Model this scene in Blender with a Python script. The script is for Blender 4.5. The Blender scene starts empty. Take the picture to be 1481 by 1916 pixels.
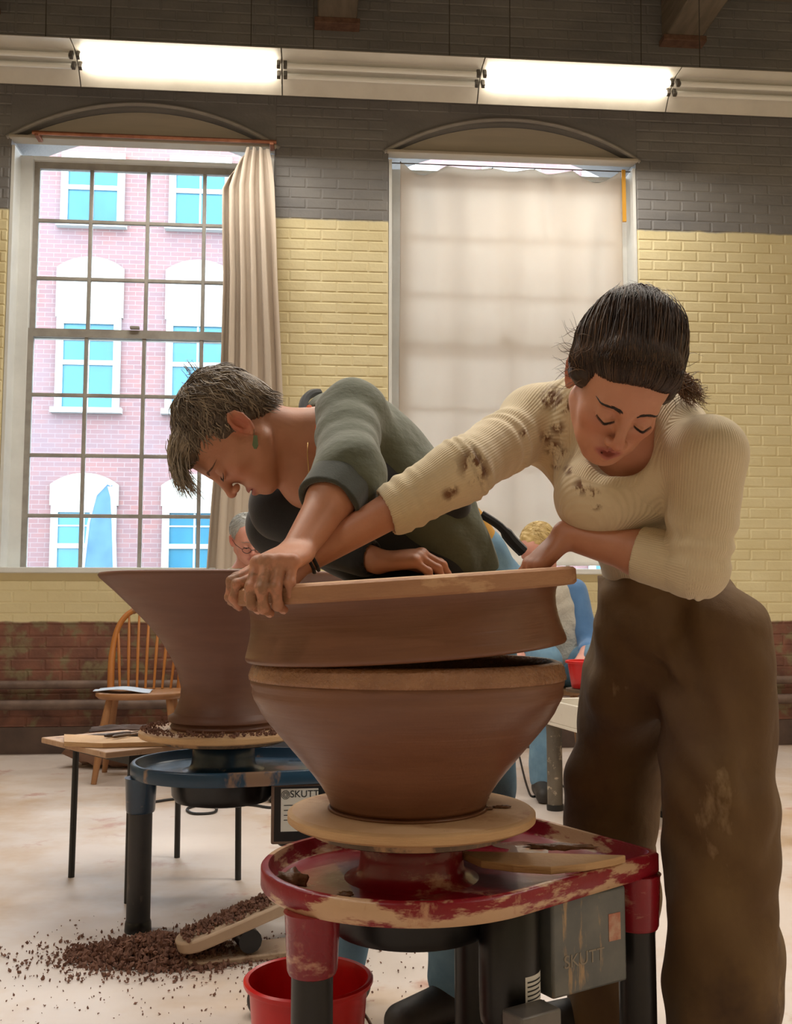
import bpy, bmesh, math, random
import numpy as np
from mathutils import Vector, Matrix, Euler

# ------------------------------------------------------------------ camera
SC = bpy.context.scene
COL = SC.collection
F_PX = 1900.0; CAM_H = 0.90; PITCH = math.atan(175/1900.0)
cam_data = bpy.data.cameras.new('camera')
cam = bpy.data.objects.new('camera', cam_data); COL.objects.link(cam)
cam.location = (0, 0, CAM_H)
cam.rotation_euler = (math.pi/2 + PITCH, 0, 0)
cam_data.sensor_fit = 'VERTICAL'; cam_data.sensor_height = 24.0
cam_data.lens = 24.0*F_PX/1916.0
cam_data.clip_start = 0.05; cam_data.clip_end = 200
SC.camera = cam
# ------------------------------------------------------------------ sky and exposure
SC.view_settings.view_transform = 'Standard'
SC.view_settings.look = 'None'
SC.view_settings.gamma = 1.0
SC.view_settings.use_curve_mapping = False
SC.view_settings.exposure = -0.15
world = bpy.data.worlds.new('world'); SC.world = world
world.use_nodes = True
bgn = world.node_tree.nodes['Background']
bgn.inputs['Color'].default_value = (0.80, 0.92, 1.0, 1)
bgn.inputs['Strength'].default_value = 13.0
LAMP_W = 40.0          # watts of one lit fluorescent fixture

# ------------------------------------------------------------------ pixel helpers (frame 1481 x 1916)
def ray(px, py):
    u = (px-740.5)/F_PX; v = (958-py)/F_PX
    return Vector((u, math.cos(PITCH)-v*math.sin(PITCH), math.sin(PITCH)+v*math.cos(PITCH)))
def P(px, py, D):
    d = ray(px, py); d = d*(D/d.y); return Vector((d.x, d.y, d.z+CAM_H))
def ZP(px, py, z):
    d = ray(px, py); t = (z-CAM_H)/d.z; return Vector((d.x*t, d.y*t, z))

# ------------------------------------------------------------------ materials
def new_mat(name):
    m = bpy.data.materials.new(name); m.use_nodes = True
    nt = m.node_tree
    return m, nt, nt.nodes['Principled BSDF']
def lin(c):
    return tuple(((x/255.0)/12.92 if x/255.0 <= .04045 else ((x/255.0+.055)/1.055)**2.4) for x in c)+(1,)
def add_noise(nt, scale, detail=4, rough=.6, vec=None, stretch=None, coord='Object'):
    tc = nt.nodes.new('ShaderNodeTexCoord')
    out = tc.outputs[coord]
    if coord == 'World':
        pass
    if stretch:
        mp = nt.nodes.new('ShaderNodeMapping'); mp.inputs['Scale'].default_value = stretch
        nt.links.new(out, mp.inputs['Vector']); out = mp.outputs['Vector']
    n = nt.nodes.new('ShaderNodeTexNoise')
    n.inputs['Scale'].default_value = scale; n.inputs['Detail'].default_value = detail
    n.inputs['Roughness'].default_value = rough
    nt.links.new(out, n.inputs['Vector'])
    return n.outputs['Fac']
def ramp(nt, fac, lo, hi, c1, c2):
    r = nt.nodes.new('ShaderNodeValToRGB')
    r.color_ramp.elements[0].position = lo; r.color_ramp.elements[1].position = hi
    r.color_ramp.elements[0].color = c1; r.color_ramp.elements[1].color = c2
    nt.links.new(fac, r.inputs['Fac']); return r.outputs['Color']
def mixc(nt, fac, a, b):
    m = nt.nodes.new('ShaderNodeMix'); m.data_type = 'RGBA'
    for s, v in ((6, a), (7, b)):
        if hasattr(v, 'is_linked'): nt.links.new(v, m.inputs[s])
        else: m.inputs[s].default_value = v
    if hasattr(fac, 'is_linked'): nt.links.new(fac, m.inputs[0])
    else: m.inputs[0].default_value = fac
    return m.outputs[2]
def bumpn(nt, bs, height, strength, dist=.01):
    b = nt.nodes.new('ShaderNodeBump'); b.inputs['Strength'].default_value = strength
    b.inputs['Distance'].default_value = dist
    nt.links.new(height, b.inputs['Height'])
    if bs.inputs['Normal'].is_linked:
        nt.links.new(bs.inputs['Normal'].links[0].from_socket, b.inputs['Normal'])
    nt.links.new(b.outputs['Normal'], bs.inputs['Normal'])
MATS = {}
def mat(name, c1, c2=None, scale=6, lo=.35, hi=.65, rough=.6, bump=0, bscale=60, metal=0, spec=.5,
        splat=None, stretch=None, bstretch=None, rough2=None, coat=0, sheen=0, sss=0, bdist=.01, trans=0):
    """procedural material; colours are sRGB 0-255; splat = (colour, scale, lo, hi, stretch)"""
    if name in MATS: return MATS[name]
    m, nt, bs = new_mat(name)
    col = None
    if c2:
        col = ramp(nt, add_noise(nt, scale, 5, stretch=stretch), lo, hi, lin(c1), lin(c2))
        if rough2 is not None:
            r = ramp(nt, add_noise(nt, scale*1.3, 4, stretch=stretch), .35, .65, (rough,)*3+(1,), (rough2,)*3+(1,))
            nt.links.new(r, bs.inputs['Roughness'])
    if splat:
        sc = splat if isinstance(splat, list) else [splat]
        for s in sc:
            f = ramp(nt, add_noise(nt, s[1], 6, .65, stretch=s[4] if len(s) > 4 else None), s[2], s[3], (0, 0, 0, 1), (1, 1, 1, 1))
            col = mixc(nt, f, col if col is not None else lin(c1), lin(s[0]))
    if col is not None: nt.links.new(col, bs.inputs['Base Color'])
    else: bs.inputs['Base Color'].default_value = lin(c1)
    if not (c2 and rough2 is not None): bs.inputs['Roughness'].default_value = rough
    bs.inputs['Metallic'].default_value = metal
    bs.inputs['Specular IOR Level'].default_value = spec
    bs.inputs['Coat Weight'].default_value = coat
    bs.inputs['Sheen Weight'].default_value = sheen
    if sss:
        bs.inputs['Subsurface Weight'].default_value = sss
        bs.inputs['Subsurface Radius'].default_value = (1, .35, .2)
        bs.inputs['Subsurface Scale'].default_value = .006
    if bump: bumpn(nt, bs, add_noise(nt, bscale, 5, stretch=bstretch), bump, bdist)
    MATS[name] = m
    return m

# ------------------------------------------------------------------ mesh builder
class MB:
    def __init__(s): s.v = []; s.f = []
    def add(s, v, f):
        o = len(s.v); s.v += [tuple(x) for x in v]; s.f += [tuple(i+o for i in q) for q in f]; return s
    def box(s, c, d, R=None):
        hx, hy, hz = d[0]/2, d[1]/2, d[2]/2
        v = [Vector((x*hx, y*hy, z*hz)) for z in (-1, 1) for y in (-1, 1) for x in (-1, 1)]
        if R is not None: v = [R @ q for q in v]
        v = [q+Vector(c) for q in v]
        return s.add(v, [(0, 2, 3, 1), (4, 5, 7, 6), (0, 1, 5, 4), (2, 6, 7, 3), (0, 4, 6, 2), (1, 3, 7, 5)])
    def span(s, x0, x1, y0, y1, z0, z1):
        return s.box(((x0+x1)/2, (y0+y1)/2, (z0+z1)/2), (x1-x0, y1-y0, z1-z0))
    def rings(s, rings, close=True, cap=True):
        n = len(rings[0]); o = len(s.v)
        for r in rings: s.v += [tuple(p) for p in r]
        for i in range(len(rings)-1):
            a = o+i*n; b = a+n
            for j in range(n if close else n-1):
                k = (j+1) % n
                s.f.append((a+j, a+k, b+k, b+j))
        if cap:
            s.f.append(tuple(o+j for j in reversed(range(n))))
            s.f.append(tuple(o+(len(rings)-1)*n+j for j in range(n)))
        return s
    def tube(s, pts, r, n=10, cap=True):
        pts = [Vector(p) for p in pts]
        rr = r if isinstance(r, (list, tuple)) else [r]*len(pts)
        rings = []; up = None
        for i, p in enumerate(pts):
            t = (pts[min(i+1, len(pts)-1)]-pts[max(i-1, 0)]).normalized()
            if up is None:
                up = Vector((0, 0, 1)) if abs(t.z) < .9 else Vector((1, 0, 0))
            a = t.cross(up)
            a = a.normalized() if a.length > 1e-6 else t.orthogonal().normalized()
            b = a.cross(t); b.normalize(); up = b
            rings.append([p+(a*math.cos(2*math.pi*k/n)+b*math.sin(2*math.pi*k/n))*rr[i] for k in range(n)])
        return s.rings(rings, True, cap)
    def lathe(s, prof, n=48, c=(0, 0, 0), M=None, cap=False, wob=None):
        rings = []
        for i, (r, z) in enumerate(prof):
            ring = []
            for k in range(n):
                a = 2*math.pi*k/n
                rr = r+(wob(a, z, i) if wob else 0)
                q = Vector((rr*math.cos(a)+c[0], rr*math.sin(a)+c[1], z+c[2]))
                ring.append(M @ q if M is not None else q)
            rings.append(ring)
        return s.rings(rings, True, cap)
    def prism(s, outline, z0, z1):
        return s.rings([[(x, y, z0) for x, y in outline], [(x, y, z1) for x, y in outline]])
def rotz(a): return Matrix.Rotation(a, 3, 'Z')
def tag(o, label=None, cat=None, group=None, kind=None):
    if label: o['label'] = label
    if cat: o['category'] = cat
    if group: o['group'] = group
    if kind: o['kind'] = kind
    return o
def empty(name, loc=(0, 0, 0), rz=0, label=None, cat=None, group=None):
    o = bpy.data.objects.new(name, None); COL.objects.link(o)
    o.location = loc; o.rotation_euler = (0, 0, rz); o.empty_display_size = .05
    return tag(o, label, cat, group)
def obj(name, mb, m=None, parent=None, loc=None, rz=0, smooth=35, bevel=0, seg=2, label=None, cat=None, group=None, kind=None):
    me = bpy.data.meshes.new(name)
    me.from_pydata(mb.v, [], mb.f); me.validate()
    bm = bmesh.new(); bm.from_mesh(me); bmesh.ops.recalc_face_normals(bm, faces=bm.faces); bm.to_mesh(me); bm.free()
    if smooth:
        me.polygons.foreach_set('use_smooth', [True]*len(me.polygons))
        me.set_sharp_from_angle(angle=math.radians(smooth))
    if m: me.materials.append(m)
    return link(name, me, parent, loc, rz, bevel, seg, label, cat, group, kind)
def link(name, me, parent=None, loc=None, rz=0, bevel=0, seg=2, label=None, cat=None, group=None, kind=None):
    o = bpy.data.objects.new(name, me); COL.objects.link(o)
    if parent: o.parent = parent
    if loc is not None: o.location = loc
    if rz: o.rotation_euler = (0, 0, rz)
    if bevel:
        b = o.modifiers.new('bevel', 'BEVEL'); b.width = bevel; b.segments = seg; b.limit_method = 'ANGLE'
        b.angle_limit = math.radians(40)
    return tag(o, label, cat, group, kind)
def struct(name, mb, m, loc=None, rz=0, parent=None, **k):
    return obj(name, mb, m, parent, loc, rz, kind=None if parent else 'structure', **k)
def dup(o, parent=None):
    c = o.copy(); COL.objects.link(c); c.parent = parent
    for ch in o.children: dup(ch, c)
    return c
rng = random.Random(7)
# ================================================================== THE ROOM
WY = 6.5; WA = math.radians(5.0)
WLOC = (0, WY, 0)
def wl(px, py, off=0.0):
    """pixel -> (u, z) on the window wall (or on a plane off metres in front of it)"""
    d = ray(px, py); s = math.tan(WA); t = (WY-off/math.cos(WA))/(d.y-s*d.x)
    x, y, z = d.x*t, d.y*t, d.z*t+CAM_H
    c, sn = math.cos(WA), math.sin(WA)
    return x*c+(y-WY)*sn, z
CEIL = 5.1
W1, W2, HALF = -1.64, 0.79, 0.84        # window centres and half width along the wall
SILL, SPRING, RISE = 1.10, 3.90, 0.23
GREY_Z, BARE_Z = 3.42, 0.80
def wall_material():
    m, nt, bs = new_mat('painted_brick')
    g = nt.nodes.new('ShaderNodeNewGeometry'); sp = nt.nodes.new('ShaderNodeSeparateXYZ')
    nt.links.new(g.outputs['Position'], sp.inputs[0])
    def noise(scale, det=5, st=None):
        n = nt.nodes.new('ShaderNodeTexNoise'); n.inputs['Scale'].default_value = scale; n.inputs['Detail'].default_value = det
        v = g.outputs['Position']
        if st:
            mp = nt.nodes.new('ShaderNodeMapping'); mp.inputs['Scale'].default_value = st
            nt.links.new(v, mp.inputs['Vector']); v = mp.outputs['Vector']
        nt.links.new(v, n.inputs['Vector']); return n.outputs['Fac']
    def step(zz, amp, w):
        a = nt.nodes.new('ShaderNodeMath'); a.operation = 'MULTIPLY_ADD'
        a.inputs[1].default_value = amp; nt.links.new(noise(9, 4, (1, 1, .3)), a.inputs[0]); nt.links.new(sp.outputs['Z'], a.inputs[2])
        mr = nt.nodes.new('ShaderNodeMapRange'); mr.inputs['From Min'].default_value = zz+amp/2-w; mr.inputs['From Max'].default_value = zz+amp/2+w
        nt.links.new(a.outputs[0], mr.inputs['Value']); return mr.outputs['Result']
    yellow = ramp(nt, noise(3, 6, (1, 1, 2)), .3, .7, lin((226, 212, 166)), lin((236, 224, 182)))
    grey = ramp(nt, noise(2.2, 6, (1, 1, 3)), .3, .7, lin((122, 121, 122)), lin((142, 140, 138)))
    bare = ramp(nt, noise(7, 4), .3, .7, lin((96, 62, 52)), lin((140, 92, 74)))
    bare = mixc(nt, ramp(nt, noise(11, 5), .5, .62, (0, 0, 0, 1), (1, 1, 1, 1)), bare, lin((128, 112, 84)))
    c = mixc(nt, step(BARE_Z, .02, .006), bare, yellow)
    c = mixc(nt, step(GREY_Z, .03, .008), c, grey)
    # peeling patches high up
    peel = ramp(nt, noise(1.7, 6), .66, .70, (0, 0, 0, 1), (1, 1, 1, 1))
    pz = step(4.6, .1, .05)
    mm = nt.nodes.new('ShaderNodeMath'); mm.operation = 'MULTIPLY'; nt.links.new(peel, mm.inputs[0]); nt.links.new(pz, mm.inputs[1])
    c = mixc(nt, mm.outputs[0], c, lin((140, 92, 74)))
    nt.links.new(c, bs.inputs['Base Color'])
    bs.inputs['Roughness'].default_value = .62
    bumpn(nt, bs, noise(45, 5), .35, .006)
    return m
M_WALL = wall_material()
M_FLOOR = mat('concrete_floor', (206, 192, 184), (224, 212, 204), 1.4, .3, .7, rough=.5, rough2=.34, bump=.12, bscale=14,
              splat=[((196, 168, 140), .8, .48, .62), ((188, 146, 132), 3.1, .60, .70), ((160, 116, 102), 6.5, .68, .73), ((110, 82, 70), 21, .74, .77)])
M_CREAM = mat('cream_plaster', (214, 202, 170), (224, 214, 184), 2, rough=.8)
M_CEIL = mat('ceiling_boards', (122, 112, 102), (140, 128, 115), 3, rough=.8, stretch=(1, 8, 1))
M_WOODGREY = mat('grey_painted_wood', (158, 154, 150), (176, 172, 166), 5, rough=.6, stretch=(1, 1, 6))
M_WHITEP = mat('white_paint', (224, 226, 224), (236, 238, 236), 4, rough=.5)
M_SASH = mat('sash_paint', (150, 146, 140), (172, 168, 160), 9, rough=.5)
M_BOARD = mat('tan_board', (188, 180, 166), (202, 192, 176), 3, rough=.6, stretch=(.4, 1, 4))

# ---- floor, ceiling, other walls
RX0, RX1, RY0 = -5.2, 5.2, -5.0
struct('floor', MB().span(RX0-.6, RX1+.6, RY0, 7.6, -.12, 0), M_FLOOR)
def wx(u, off, z):     # wall-local -> world
    c, s = math.cos(WA), math.sin(WA)
    return Vector((u*c+off*s, WY+u*s-off*c, z))
# ceiling follows the wall line so that nothing pokes outside
ce = struct('ceiling', MB().prism([(RX0-.6, RY0), (RX1+.6, RY0), (RX1+.6, WY+.62), (RX0-.6, WY-.30)], CEIL, CEIL+.15), M_CEIL)
struct('wall_left', MB().span(RX0-.75, RX0-.6, RY0, 6.1, 0, CEIL), M_CREAM)
struct('wall_right', MB().span(RX1+.6, RX1+.75, RY0, 7.0, 0, CEIL), M_CREAM)
struct('wall_rear', MB().span(RX0-.6, RX1+.6, RY0-.15, RY0, 0, CEIL), M_CREAM)
# ---- window wall with two arched openings; pieces of one mesh
T = .42
def arch(uc, n=24, half=HALF, rise=RISE, z=SPRING):
    R = (half*half+rise*rise)/(2*rise); a0 = math.asin(half/R)
    return [(uc+R*math.sin(-a0+2*a0*i/n), z-R+rise+R*math.cos(-a0+2*a0*i/n)) for i in range(n+1)]
wb = MB()
UW = 5.85
edges = [-UW, W1-HALF, W1+HALF, W2-HALF, W2+HALF, UW]
for i in (0, 2, 4): wb.span(edges[i], edges[i+1], 0, T, 0, CEIL)
for uc in (W1, W2):
    wb.span(uc-HALF, uc+HALF, 0, T, 0, SILL)
    a = arch(uc)
    for (u0, z0), (u1, z1) in zip(a[:-1], a[1:]):
        v = [(u0, 0, z0), (u1, 0, z1), (u1, 0, CEIL), (u0, 0, CEIL), (u0, T, z0), (u1, T, z1), (u1, T, CEIL), (u0, T, CEIL)]
        wb.add(v, [(0, 1, 2, 3), (5, 4, 7, 6), (0, 4, 5, 1), (3, 2, 6, 7)])
wall_back = struct('wall_back', wb, M_WALL, WLOC, WA, smooth=0)
# ---- bricks: one shared mesh; the nearest lit piers as single bricks, the rest in one mesh
BL, BH, BG = .205, .0615, .008
def brick_me(l, seed):
    r = random.Random(seed); m = MB()
    ch = .006
    def rr(): return r.uniform(-.0008, .0008)
    x, z, d = l/2, BH/2, .0034
    v = [(-x, 0, -z), (x, 0, -z), (x, 0, z), (-x, 0, z),
         (-x+ch, -d+rr(), -z+ch*.7+rr()), (x-ch, -d+rr(), -z+ch*.7+rr()), (x-ch, -d+rr(), z-ch*.7+rr()), (-x+ch, -d+rr(), z-ch*.7+rr())]
    m.add(v, [(4, 5, 6, 7), (0, 1, 5, 4), (1, 2, 6, 5), (2, 3, 7, 6), (3, 0, 4, 7)])
    return m
def mesh_of(mb, name, m, smooth=8):
    me = bpy.data.meshes.new(name); me.from_pydata(mb.v, [], mb.f)
    if smooth:
        me.polygons.foreach_set('use_smooth', [True]*len(me.polygons)); me.set_sharp_from_angle(angle=math.radians(smooth))
    me.materials.append(m); return me
brick_full = [mesh_of(brick_me(BL-BG, i), 'brick', M_WALL) for i in range(5)]
brick_cache = {}
stuff = MB(); nb = 0
def course_bricks(u0, u1, z, odd):
    out = []; u = u0-(BL/2 if odd else 0)
    while u < u1-.01:
        a, b = max(u, u0), min(u+BL, u1)
        if b-a > .035: out.append((a+BG/2, b-BG/2))
        u += BL
    return out
ci = 0; z = .02
pitch = BH+BG
while z < CEIL-.05:
    zc = z+BH/2
    for (u0, u1, r0) in ((-5.4, W1-HALF, 0), (W1-HALF, W1+HALF, 2), (W1+HALF, W2-HALF, 1), (W2-HALF, W2+HALF, 2), (W2+HALF, 5.4, 1)):
        if r0 == 2 and zc > SILL-.06 and zc < SPRING+RISE+.06: continue
        for (a, b) in course_bricks(u0+.002, u1-.002, z, ci % 2):
            single = (u0 == W1+HALF and 1.18 < zc < GREY_Z+.02) or (u0 == W2+HALF and 2.0 < zc < GREY_Z+.02 and b < 2.62) \
                or (r0 == 2 and u0 < -1 and .30 < zc < SILL-.06 and a > -2.1 and b < -1.0)
            if single and nb < 300:
                nb += 1; l = b-a
                if abs(l-(BL-BG)) < .003: me = brick_full[rng.randrange(5)]
                else:
                    k = round(l, 3)
                    if k not in brick_cache: brick_cache[k] = mesh_of(brick_me(l, int(k*1000)), 'brick', M_WALL)
                    me = brick_cache[k]
                link('brick', me, wall_back, ((a+b)/2, 0, zc))
            else:
                t = brick_me(b-a, ci*97+int(a*50)); stuff.add([(x+(a+b)/2, y, q+zc) for x, y, q in t.v], t.f)
    z += pitch; ci += 1
obj('brickwork', stuff, M_WALL, wall_back, kind='stuff', smooth=8)

# ---- windows
def glass_mat(name, tint, refl=.10):
    m, nt, bs = new_mat(name)
    nt.nodes.remove(bs); out = nt.nodes['Material Output']
    tr = nt.nodes.new('ShaderNodeBsdfTransparent'); tr.inputs[0].default_value = tint
    gl = nt.nodes.new('ShaderNodeBsdfGlossy'); gl.inputs['Roughness'].default_value = .03
    mx = nt.nodes.new('ShaderNodeMixShader')
    fr = nt.nodes.new('ShaderNodeFresnel'); fr.inputs[0].default_value = 1.4
    nt.links.new(fr.outputs[0], mx.inputs[0])
    nt.links.new(tr.outputs[0], mx.inputs[1]); nt.links.new(gl.outputs[0], mx.inputs[2]); nt.links.new(mx.outputs[0], out.inputs['Surface'])
    return m
M_GLASS = glass_mat('window_glass', (.93, .97, 1, 1))
zt = [wl(270, y)[1] for y in (293, 398, 508, 615, 732, 847, 962, 1078)]
def window(n, uc):
    root = bpy.data.objects.new('window_%d' % n, None); COL.objects.link(root)
    root.location = WLOC; root.rotation_euler = (0, 0, WA); root['kind'] = 'structure'
    y = .20                                    # plane of the glass behind the wall face
    f = MB()
    top = SPRING-.05
    f.span(uc-HALF, uc-HALF+.10, y-.05, y+.05, SILL, top); f.span(uc+HALF-.10, uc+HALF, y-.05, y+.05, SILL, top)
    f.span(uc-HALF+.1, uc+HALF-.1, y-.05, y+.05, zt[0]+.02, top)
    obj('window_frame', f, M_WHITEP, root, bevel=.004)
    obj('window_sill', MB().span(uc-HALF+.003, uc+HALF-.003, -.06, y+.05, SILL, SILL+.035), M_WHITEP, root, bevel=.005)
    s = MB()                                   # plaster reveals
    for e in (-1, 1):
        x0 = uc+e*(HALF-.003); s.span(min(x0, x0-e*.02), max(x0, x0-e*.02), .0, y-.05, SILL+.035, top)
    obj('reveal', s, M_WHITEP, root)
    # tympanum board with the arch moulding
    a = arch(uc, 24, HALF-.004, RISE-.004); b = MB()
    b.rings([[(u, .05, zz) for u, zz in a]+[], [(u, .09, zz) for u, zz in a]], True)
    obj('arch_board', b, M_BOARD, root, smooth=0)
    b = MB(); ar = arch(uc, 32, HALF+.03, RISE+.03, SPRING-.005); 
    b.tube([(u, -.006, zz) for u, zz in ar], .013, 8); obj('arch_moulding', b, M_WOODGREY, root)
    obj('head_rail', MB().span(uc-HALF-.01, uc+HALF+.01, -.03, .06, SPRING-.012, SPRING+.008), M_BOARD, root, bevel=.004)
    x = [uc-HALF+.1+i*(2*HALF-.2)/4 for i in range(5)]
    for (rows, yo, nm) in ((zt[0:4], y-.0, 'upper_sash'), (zt[3:8], y-.028, 'lower_sash')):
        m = MB(); lo = nm == 'lower_sash'
        zz1 = rows[0]+(.02 if not lo else .03); zz0 = rows[-1]-(.03 if not lo else -.02)
        m.span(x[0], x[0]+.035, yo-.016, yo+.016, zz0, zz1); m.span(x[4]-.035, x[4], yo-.016, yo+.016, zz0, zz1)
        m.span(x[0]+.035, x[4]-.035, yo-.018, yo+.018, rows[0]-.025, zz1)
        m.span(x[0]+.035, x[4]-.035, yo-.018, yo+.018, zz0, rows[-1]+.03)
        sash = obj(nm, m, M_SASH, root)
        for i in (1, 2, 3): obj('muntin', MB().span(x[i]-.012, x[i]+.012, yo-.014, yo+.014, rows[-1]+.03, rows[0]-.025), M_SASH, sash, bevel=.004)
        for r in rows[1:-1]: obj('muntin', MB().span(x[0]+.03, x[4]-.03, yo-.0125, yo+.0125, r-.012, r+.012), M_SASH, sash, bevel=.004)
        for i in range(4):
            for r0, r1 in zip(rows[1:], rows[:-1]):
                obj('pane', MB().span(x[i]+.004, x[i+1]-.004, yo-.001, yo+.001, r0+.004, r1-.004), M_GLASS, sash, smooth=0)
    l = MB().box((uc-.06, y-.05, zt[3]+.045), (.06, .03, .02)); obj('sash_lock', l, M_SASH, root, bevel=.004)
    return root
window(1, W1); win2 = window(2, W2)
ju, jz = wl(1168, 315); _, jz2 = wl(1168, 412)
obj('jamb_strip', MB().span(ju-.012, ju+.012, .02, .035, jz2, jz), mat('mustard_strip', (206, 150, 40), rough=.6), win2)

# ---- ceiling joists ending over the wall
M_JOIST = mat('old_joist', (120, 108, 94), (142, 128, 112), 4, rough=.75, stretch=(6, 1, 6), bump=.2, bscale=20)
ju0 = wl(592, 45)[0]; ju1 = wl(668, 45)[0]
jn = 0
for u in ((ju0+ju1)/2-2.33*2, (ju0+ju1)/2-2.33, (ju0+ju1)/2, (ju0+ju1)/2+2.36, (ju0+ju1)/2+2.36*2-.2):
    jn += 1
    o = struct('trim_%d' % jn, MB().span(u-.13, u+.13, -6.5, .0, wl(630, 48)[1], CEIL), M_JOIST, WLOC, WA, bevel=.01)
    obj('joist_plate', MB().span(u-.15, u+.15, -.10, 0, wl(630, 48)[1]-.04, wl(630, 48)[1]), mat('rusty_plate', (104, 74, 62), (130, 98, 80), 20, rough=.7), o, bevel=.004)
# ---- pipes along the foot of the wall
for i, zz in enumerate((.42, .30)):
    struct('trim_%d' % (jn+1+i), MB().tube([(-5.2, -.07, zz), (5.2, -.07, zz)], .032 if i else .026, 12),
           mat('old_pipe', (92, 74, 66), (120, 98, 86), 9, rough=.55), WLOC, WA)
struct('baseboard_back', MB().span(-5.4, 5.4, -.025, 0, 0, .16), mat('dark_base', (74, 58, 52), (96, 76, 66), 6, rough=.6), WLOC, WA)

# ================================================================== LAMPS
M_REFL = mat('white_enamel', (206, 202, 194), (216, 212, 204), 5, rough=.35)
M_TUBE_OFF = mat('dead_tube', (236, 236, 232), rough=.25)
M_SOCK = mat('lamp_socket', (70, 64, 58), rough=.5)
def emis(name, c, st):
    m, nt, bs = new_mat(name)
    bs.inputs['Base Color'].default_value = (.8, .8, .8, 1)
    bs.inputs['Emission Color'].default_value = c; bs.inputs['Emission Strength'].default_value = st
    return m
M_TUBE_ON = emis('glowing_tube', (1, .90, .72, 1), 14)
LL = 1.22
TILT = Matrix.Rotation(math.radians(-24), 3, 'X')
def lamp(u, off, z, lit, label, group, aim=True):
    root = empty('fluorescent_light', wx(u, off, z), WA, label, 'light', group)
    h = LL/2-.004
    prof = [(-.165, -.012), (-.06, .035), (.06, .035), (.165, -.012), (.165, -.006), (.063, .043), (-.063, .043), (-.165, -.006)]
    prof = [(y, zz) for y, zz in prof]
    R = TILT
    rg = [[R @ Vector((x, y, zz)) for y, zz in prof] for x in (-h, h)]
    refl = obj('reflector', MB().rings(rg), M_REFL, root, smooth=20)
    ch = MB()
    for x0 in (0,): ch.box(R @ Vector((0, 0, .075)), (2*h, .10, .062), R)
    obj('ballast_housing', ch, M_REFL, root, bevel=.004)
    for y in (-.036, .036):
        p = [R @ Vector((x, y, .004)) for x in (-h+.03, h-.03)]
        t = obj('tube', MB().tube(p, .0165, 14), M_TUBE_ON if lit else M_TUBE_OFF, root)
        for e in (-1, 1):
            c = R @ Vector((e*(h-.016), y, .012))
            obj('lamp_holder', MB().box(c, (.022, .026, .05), R), M_SOCK, root, bevel=.003)
    for x in (-.42, .42):
        obj('hanging_wire', MB().tube([R @ Vector((x, 0, .10)), (x, -.0, CEIL-z)], .003, 6), M_SOCK, root)
    if lit:
        ld = bpy.data.lights.new('tube_light', 'AREA'); ld.shape = 'RECTANGLE'; ld.size = LL*.96; ld.size_y = .2
        ld.energy = LAMP_W; ld.color = (1, .94, .85)
        lo = bpy.data.objects.new('tube_light', ld); COL.objects.link(lo); lo.parent = root
        lo.location = R @ Vector((0, 0, -.03)); lo.rotation_euler = (math.radians(-24), 0, 0)
    return root
LOFF = .55
lu0, lz0 = wl(527, 133, LOFF)
lu1, _ = wl(908, 155, LOFF)
ROWZ = lz0
row = [(-2, 0), (-1, 1), (0, 0), (1, 1), (2, 0)]
names = {-2: 'unlit fluorescent fixture hanging over the left end of the window with the open curtain',
         -1: 'glowing fluorescent fixture hanging above the uncurtained paned window',
         0: 'unlit fluorescent fixture between two glowing ones above the brick pier',
         1: 'glowing fluorescent fixture hanging above the fully curtained window',
         2: 'unlit fluorescent fixture past the curtained window at the end of the row'}
for k, lit in row:
    lamp(lu0+LL*(k+.5), LOFF, ROWZ, lit, names[k], 'fluorescent row by the windows')
# further rows of the same fixtures over the rest of the room
for r, off in enumerate((3.4, 6.4)):
    lit_k = (-2, -1, 0, 1, 2) if r == 0 else (-2, 2)
    for k in (-2, -1, 0, 1, 2):
        lamp(lu0+.3+LL*1.15*(k+.5), off, ROWZ+.1, k in lit_k, ('glowing' if k in lit_k else 'unlit')+' fluorescent fixture in '+('the row over the potters at the red wheel' if r == 0 else 'the row furthest from the windows'), 'fluorescent rows over the room')

# ================================================================== OUTSIDE
OD = 13.0       # facade distance behind the wall face
def ol(px, py): return wl(px, py, -OD)
def brick_far():
    m, nt, bs = new_mat('far_brick')
    tc = nt.nodes.new('ShaderNodeTexCoord'); mp = nt.nodes.new('ShaderNodeMapping')
    mp.inputs['Rotation'].default_value = (math.pi/2, 0, 0)
    nt.links.new(tc.outputs['Object'], mp.inputs['Vector'])
    b = nt.nodes.new('ShaderNodeTexBrick'); b.inputs['Scale'].default_value = 1
    b.inputs['Brick Width'].default_value = .26; b.inputs['Row Height'].default_value = .09; b.inputs['Mortar Size'].default_value = .006
    b.inputs['Color1'].default_value = lin((120, 82, 78)); b.inputs['Color2'].default_value = lin((108, 78, 78)); b.inputs['Mortar'].default_value = lin((124, 108, 106))
    nt.links.new(mp.outputs[0], b.inputs['Vector'])
    nt.links.new(mixc(nt, ramp(nt, add_noise(nt, .6, 4), .35, .65, (0, 0, 0, 1), (.5, .5, .5, 1)), b.outputs['Color'], lin((110, 98, 104))), bs.inputs['Base Color'])
    bs.inputs['Roughness'].default_value = .9
    return m
M_FBRICK = brick_far()
M_FWHITE = mat('far_white', (160, 162, 160), rough=.7)
M_FGLASS = mat('far_glass', (18, 78, 104), (38, 104, 122), .5, rough=.25, stretch=(1, 1, .4))
M_FPANEL = mat('far_panel', (160, 155, 144), (166, 160, 150), 1, rough=.8)
bld = empty('brick_building', wx(0, -OD, 0), WA, 'red brick mill building across the street with white framed windows', 'building')
obj('wall', MB().span(-14, 14, 0, 3, -.3, 10.2), M_FBRICK, bld)
uA = ol(225, 700)[0]; uB0, uB1 = ol(310, 700)[0], ol(428, 700)[0]
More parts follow.
